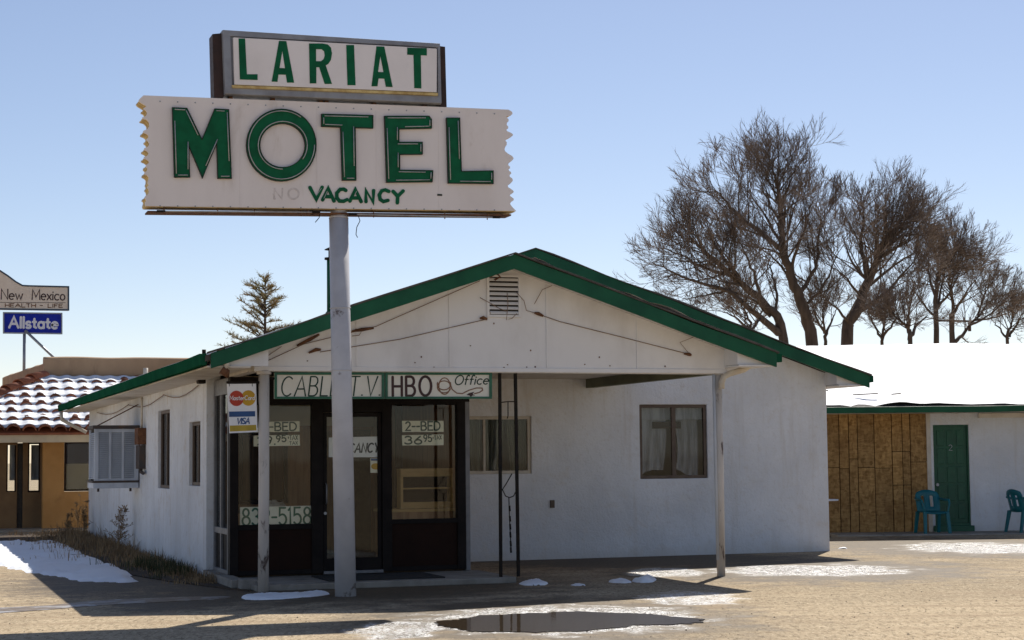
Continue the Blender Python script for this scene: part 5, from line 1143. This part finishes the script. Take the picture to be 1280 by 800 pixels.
def bare_tree(label, limbs, Y, rad, seed, reach=2.2, group=None, dens=1.0):
    """limbs: list of (pixel polyline, depth drift, relative radius); the first is the trunk, carried down to the ground"""
    rd = random.Random(seed); base = PY(*limbs[0][0][0], Y)
    t = empty('bare_tree', label, 'tree', (base[0], Y, 0), 0, group); wood, twig = MB(), MB()
    for li, (pl, drift, rel) in enumerate(limbs):
        P = [PY(x, y, Y+drift*i/(len(pl)-1)) for i, (x, y) in enumerate(pl)]
        if li == 0: P = [Vector((P[0][0]+.2, Y, -.1))]+P
        S_ = []; m_p = len(P)
        for i in range(m_p-1):
            a0, a1, a2, a3 = P[max(i-1, 0)], P[i], P[i+1], P[min(i+2, m_p-1)]
            for k_ in range(5):
                t_p = k_/5; S_.append(.5*((2*a1)+(a2-a0)*t_p+(2*a0-5*a1+4*a2-a3)*t_p*t_p+(3*a1-a0-3*a2+a3)*t_p**3)+(Vector((rd.gauss(0, .025), rd.gauss(0, .04), rd.gauss(0, .02))) if k_ else Vector()))
        S_.append(P[-1]); n = len(S_); rr = [rad*rel*((1-.9*(i/(n-1))**.8) if li else (1-.93*(i/(n-1))**1.15)) for i in range(n)]
        wood.tube(S_, rr, 9, caps=False)
        tot = sum((S_[i+1]-S_[i]).length for i in range(n-1)); cnt = int(tot*1.95*dens)
        for c in range(cnt):
            f_ = (.45 if li == 0 else .14)+(.54 if li == 0 else .85)*(c+rd.random())/cnt; i = min(int(f_*(n-1)), n-2); a = S_[i].lerp(S_[i+1], f_*(n-1)-i)
            if a[2] < 4.4: continue
            tg = (S_[i+1]-S_[i]).normalized(); ax = tg.orthogonal(); ax.rotate(Matrix.Rotation(rd.uniform(0, 6.28), 3, tg))
            nd = (tg*.7+ax*rd.uniform(.4, 1.1)+Vector((0, 0, .25))).normalized()
            grow(wood, twig, a, nd, reach*rd.uniform(.6, 1.25)*(1.1-.45*f_), min(.045, max(.016, rr[i]*.42)), 1, rd, 4)
        grow(wood, twig, S_[-1], (S_[-1]-S_[-2]).normalized(), reach*.45, rr[-1], 1, rd, 4)
    wood.build('trunk', 'bark', t, recalc=False); twig.build('crown', 'twig', t, recalc=False); return t
cc = lambda *ps: [(760+x/2.4615, 140+y/2.4615) for x, y in ps]
GT = 'bare trees beyond the wing'
bare_tree('tallest bare tree rising above the office roof edge', [
 (cc((628, 720), (595, 590), (560, 500), (535, 400), (530, 290), (520, 220), (505, 175)), 0, 1), (cc((545, 430), (440, 350), (385, 300), (355, 265), (330, 240)), -1.5, .42),
 (cc((585, 560), (640, 480), (650, 370), (675, 290)), 1.5, .40), (cc((532, 340), (480, 250), (455, 180)), 2.0, .26), (cc((532, 300), (560, 215), (575, 170)), -1.6, .26), (cc((556, 485), (600, 380), (620, 300), (635, 260)), -2.0, .28), (cc((540, 410), (490, 330), (445, 265), (410, 220)), 1.6, .26), (cc((570, 530), (520, 460), (470, 420), (420, 390)), 1.2, .22), (cc((600, 600), (660, 540), (700, 450), (710, 380)), -1.0, .24)], 62, .27, 11, 2.5, GT, 1.15)
bare_tree('leaning bare tree spreading to the left behind the gable', [
 (cc((540, 700), (480, 590), (400, 520), (320, 450), (270, 400), (240, 370)), 0, 1), (cc((525, 680), (440, 610), (365, 550), (250, 515), (150, 470)), -1.5, .75), (cc((365, 550), (300, 565), (230, 580)), -.8, .3), (cc((420, 535), (350, 440), (320, 390), (300, 350)), 1.5, .5), (cc((380, 505), (300, 480), (225, 440), (165, 420)), 1.2, .4), (cc((470, 580), (450, 490), (415, 420), (395, 380)), -1.2, .4), (cc((520, 660), (520, 560), (500, 480), (480, 430)), 1.0, .4), (cc((440, 555), (370, 490), (300, 430), (230, 410)), -.8, .35), (cc((500, 630), (430, 570), (330, 545), (260, 540)), 1.0, .3)], 60, .20, 23, 2.2, GT, 1.1)
bare_tree('broad bare tree right of the tallest one', [
 (cc((735, 720), (770, 600), (810, 500), (840, 430), (875, 370), (910, 340)), 0, 1), (cc((752, 660), (700, 600), (650, 560)), -1, .28), (cc((800, 520), (780, 410), (787, 320), (780, 285)), 1.2, .45), (cc((765, 620), (850, 560), (905, 500), (945, 455)), -1, .42), (cc((820, 470), (848, 380), (855, 330)), -1.3, .38), (cc((850, 410), (905, 365), (945, 345)), 1.1, .34), (cc((830, 450), (890, 415), (930, 390)), -.8, .34), (cc((800, 520), (745, 450), (725, 390)), .8, .3), (cc((780, 570), (720, 500), (680, 470)), -.6, .25), (cc((790, 545), (870, 480), (930, 440), (970, 420)), 1.5, .3)], 63, .28, 37, 2.5, GT, 1.3)
bare_tree('slim bare tree behind the utility pole', [
 (cc((1010, 720), (1010, 560), (1022, 490), (1055, 440), (1075, 425)), 0, 1), (cc((1011, 570), (985, 490), (990, 440)), .8, .6), (cc((1010, 610), (1060, 540), (1095, 470)), -.8, .55), (cc((1011, 640), (960, 580), (930, 530)), 1.0, .5), (cc((1011, 600), (1030, 520), (1040, 450)), 1.4, .5)], 66, .14, 41, 2.2, GT, 1.3)
bare_tree('rightmost bare tree with thin spreading limbs', [
 (cc((1062, 720), (1062, 590), (1050, 520), (1055, 480)), 0, 1), (cc((1064, 710), (1110, 660), (1160, 600), (1205, 550)), .8, .75), (cc((1062, 620), (1105, 550), (1135, 510)), -.8, .6), (cc((1140, 630), (1155, 570), (1175, 530)), .6, .5), (cc((1110, 660), (1180, 620), (1240, 570)), -.8, .5), (cc((1130, 640), (1200, 630), (1260, 600)), 1.0, .45)], 68, .13, 43, 2.0, GT, 1.3)
bare_tree('low bare tree near the right edge behind the wing', [
 (cc((1230, 730), (1240, 660), (1250, 620)), 0, 1), (cc((1235, 690), (1265, 640), (1285, 610)), .5, .7), (cc((1233, 700), (1200, 660), (1180, 640)), .8, .6)], 70, .11, 47, 1.5, GT, 1.3)
bare_tree('small scrubby bare tree between the big trunks', [
 (cc((930, 730), (925, 670), (890, 635), (865, 620)), 0, 1), (cc((928, 700), (955, 650), (985, 625)), .5, .8), (cc((926, 680), (925, 620), (930, 590)), -.6, .7)], 58, .11, 53, 1.6, GT, 1.3)

bare_tree('thin scrub tree seen between the two biggest trunks', [
 (cc((668, 740), (668, 680), (660, 620), (655, 570)), 0, 1), (cc((668, 690), (690, 640), (705, 600)), .6, .8), (cc((667, 680), (640, 630), (625, 590)), -.6, .8)], 72, .10, 61, 1.8, GT, 1.2)
bare_tree('thin scrub tree filling the gap right of the broad trunk', [
 (cc((845, 740), (845, 690), (850, 640), (855, 600)), 0, 1), (cc((845, 700), (815, 650), (800, 610)), .6, .8), (cc((846, 690), (885, 640), (910, 600)), -.6, .8)], 74, .10, 67, 1.8, GT, 1.2)
bare_tree('thin sapling under the limbs of the leaning tree', [
 (cc((440, 740), (438, 660), (420, 610), (410, 580)), 0, 1), (cc((438, 680), (470, 620), (490, 570)), .6, .8), (cc((437, 670), (390, 630), (340, 610)), -.6, .8)], 70, .10, 71, 1.8, GT, 1.2)

# sparse evergreen on the left
ev = empty('evergreen_tree', 'sparse golden-green evergreen poking above the left roof slope', 'tree', (11.6, 60, 0)); wood, nee = MB(), MB(); rd = random.Random(9)
top = 7.55; wood.tube([(11.6, 60, -.1), (11.62, 60, 4), (11.63, 60, top)], [.16, .09, .015], 8, caps=False)
for i in range(120):
    z = 2.2+(top-2.3)*(i/120)**.85+rd.gauss(0, .12); f_ = max(.02, (top-z)/(top-2.2)); ln = (.40+1.95*f_**.7)*rd.uniform(.35, 1.15); th = i*2.4+rd.gauss(0, .8)
    d = Vector((math.cos(th), math.sin(th), rd.uniform(.25, .75))).normalized(); a = Vector((11.62, 60, z)); pts = [a+d*ln*t+Vector((0, 0, -.10*ln*t*t)) for t in (0, .35, .7, 1)]
    wood.tube(pts, [.028, .02, .014, .006], 4, caps=False)
    for k_ in range(int(30*ln)+14):
        t = rd.uniform(.25, 1.02); b = a+d*ln*t+Vector((0, 0, -.10*ln*t*t)); sd_ = (d*rd.uniform(.3, 1)+Vector((rd.gauss(0, .5), rd.gauss(0, .5), rd.gauss(.25, .35)))).normalized(); e = b+sd_*rd.uniform(.10, .26)
        s_ = sd_.orthogonal().normalized()*.014; nee.add([b-s_, b+s_, e], [(0, 1, 2)])
        for r_ in range(4):
            g_ = b.lerp(e, rd.random()); h_ = g_+(sd_+Vector((rd.gauss(0, .7), rd.gauss(0, .7), rd.gauss(0, .7)))).normalized()*.085; s_ = sd_.orthogonal().normalized()*.011; nee.add([g_-s_, g_+s_, h_], [(0, 1, 2)])
wood.build('trunk', 'bark', ev, recalc=False); nee.build('crown', 'needle', ev, recalc=False)

# utility pole
a = PY(1188.5, 392, 85); up_ = empty('utility_pole', 'wooden utility pole with crossarm among the bare trees', 'utility pole', (a[0], 85, 0))
MB().tube([(a[0], 85, 0), (a[0], 85, a[2])], [.15, .11], 10).build('pole', 'utility', up_)
l, r_ = PY(1167, 401, 85), PY(1213, 400.5, 85); MB().box(l[0], r_[0], 84.82, 84.92, l[2]-.05, l[2]+.05).build('crossarm', 'utility', up_)
for x in (l[0]+.1, l[0]+.5, r_[0]-.5, r_[0]-.1): MB().tube([(x, 84.87, l[2]+.07), (x, 84.87, l[2]+.24)], [.05, .03], 8).build('insulator', 'gal', up_)
MB().tube([(r_[0]-.15, 84.87, l[2]-.07), (r_[0]-.15, 84.87, l[2]-.55)], .09, 8).build('fuse', 'utility', up_)

# ================================================================== WEEDS
def blades(mb, x, y, h, n, spread, rd, wdt=.006, z=0.0):
    for i in range(n):
        th = rd.uniform(0, 6.28); ln = h*rd.uniform(.5, 1.1); b = Vector((x+rd.gauss(0, spread*.4), y+rd.gauss(0, spread*.4), z)); lean = rd.uniform(.1, .8)
        m1 = b+Vector((math.cos(th)*lean*ln*.35, math.sin(th)*lean*ln*.35, ln*.6)); e = b+Vector((math.cos(th)*lean*ln, math.sin(th)*lean*ln, ln*(1-.35*lean)))
        s_ = Vector((-math.sin(th), math.cos(th), 0))*wdt; mb.add([b-s_, b+s_, m1+s_*.7, m1-s_*.7, e], [(0, 1, 2, 3), (3, 2, 4)])
gm = MB(); gg = MB(); rd = random.Random(21)
for i in range(620):
    y = rd.uniform(23.2, 40.5); t = (y-23)/17.5; wdh = .35+1.2*t**1.1; x = 3.9-abs(rd.gauss(0, wdh*.45))-.02
    if x < 1.9: continue
    blades(gm, x, y, rd.uniform(.04, .11+.10*t)*(1 if rd.random() < .85 else 2.2), 11, .2, rd, .006, .01)
for i in range(110):
    p = PZ(rd.gauss(98, 34), rd.gauss(682, 9), 0)
    if p[0] < 3.8: blades(gm, p[0], p[1], rd.uniform(.08, .32), 6, .25, rd, .006, .0)
for i in range(70):
    y = rd.uniform(24.5, 28.5); x = 3.86-abs(rd.gauss(0, .28)); blades(gg, x, y, rd.uniform(.12, .26), 10, .12, rd, .006, .01)
tag(gm.build('dry_grass', 'dry', recalc=False), kind='stuff'); tag(gg.build('green_grass', 'green_grass', recalc=False), kind='stuff')
def weed(px, h, seed, label, arms=14, spread=.45):
    p = PZ(*px, 0); rd = random.Random(seed); m = MB(); t = Vector((p[0], p[1], 0))
    for s_ in range(3):
        d = Vector((rd.gauss(0, .12), rd.gauss(0, .12), 1)).normalized(); hh = h*rd.uniform(.7, 1); pts = [t+d*hh*k_/5+Vector((rd.gauss(0, .012), rd.gauss(0, .012), 0)) for k_ in range(6)]; m.tube(pts, [.008, .007, .006, .005, .004, .003], 5, caps=False)
        for i in range(arms):
            f_ = rd.uniform(.2, 1); b = t+d*hh*f_; e = b+Vector((rd.gauss(0, spread*.5), rd.gauss(0, spread*.5), rd.uniform(.06, .22)))*(1.15-f_)*h*.75
            m.tube([b, b.lerp(e, .5)-Vector((0, 0, .01)), e], [.004, .0035, .002], 3, caps=False)
            for q in range(6):
                c = b.lerp(e, rd.uniform(.3, 1)); e2 = c+Vector((rd.gauss(0, .03), rd.gauss(0, .03), rd.uniform(.0, .06))); m.tube([c, e2], [.004, .006], 3, caps=False)
    return tag(m.build('dry_weed', 'dry', recalc=False), label, 'weed', 'dead weeds along the side wall')
weed((148, 690), .85, 1, 'dead branching weed silhouetted against the white side wall', 16, .6)
weed((97, 668), 1.0, 2, 'tallest dark dead weed stalk in front of the ochre building', 10, .14)
weed((108, 670), .75, 3, 'dead weed stalk at the back corner of the side wall', 9, .2)
weed((84, 672), .6, 4, 'short dead weed left of the tallest stalk', 9, .2)
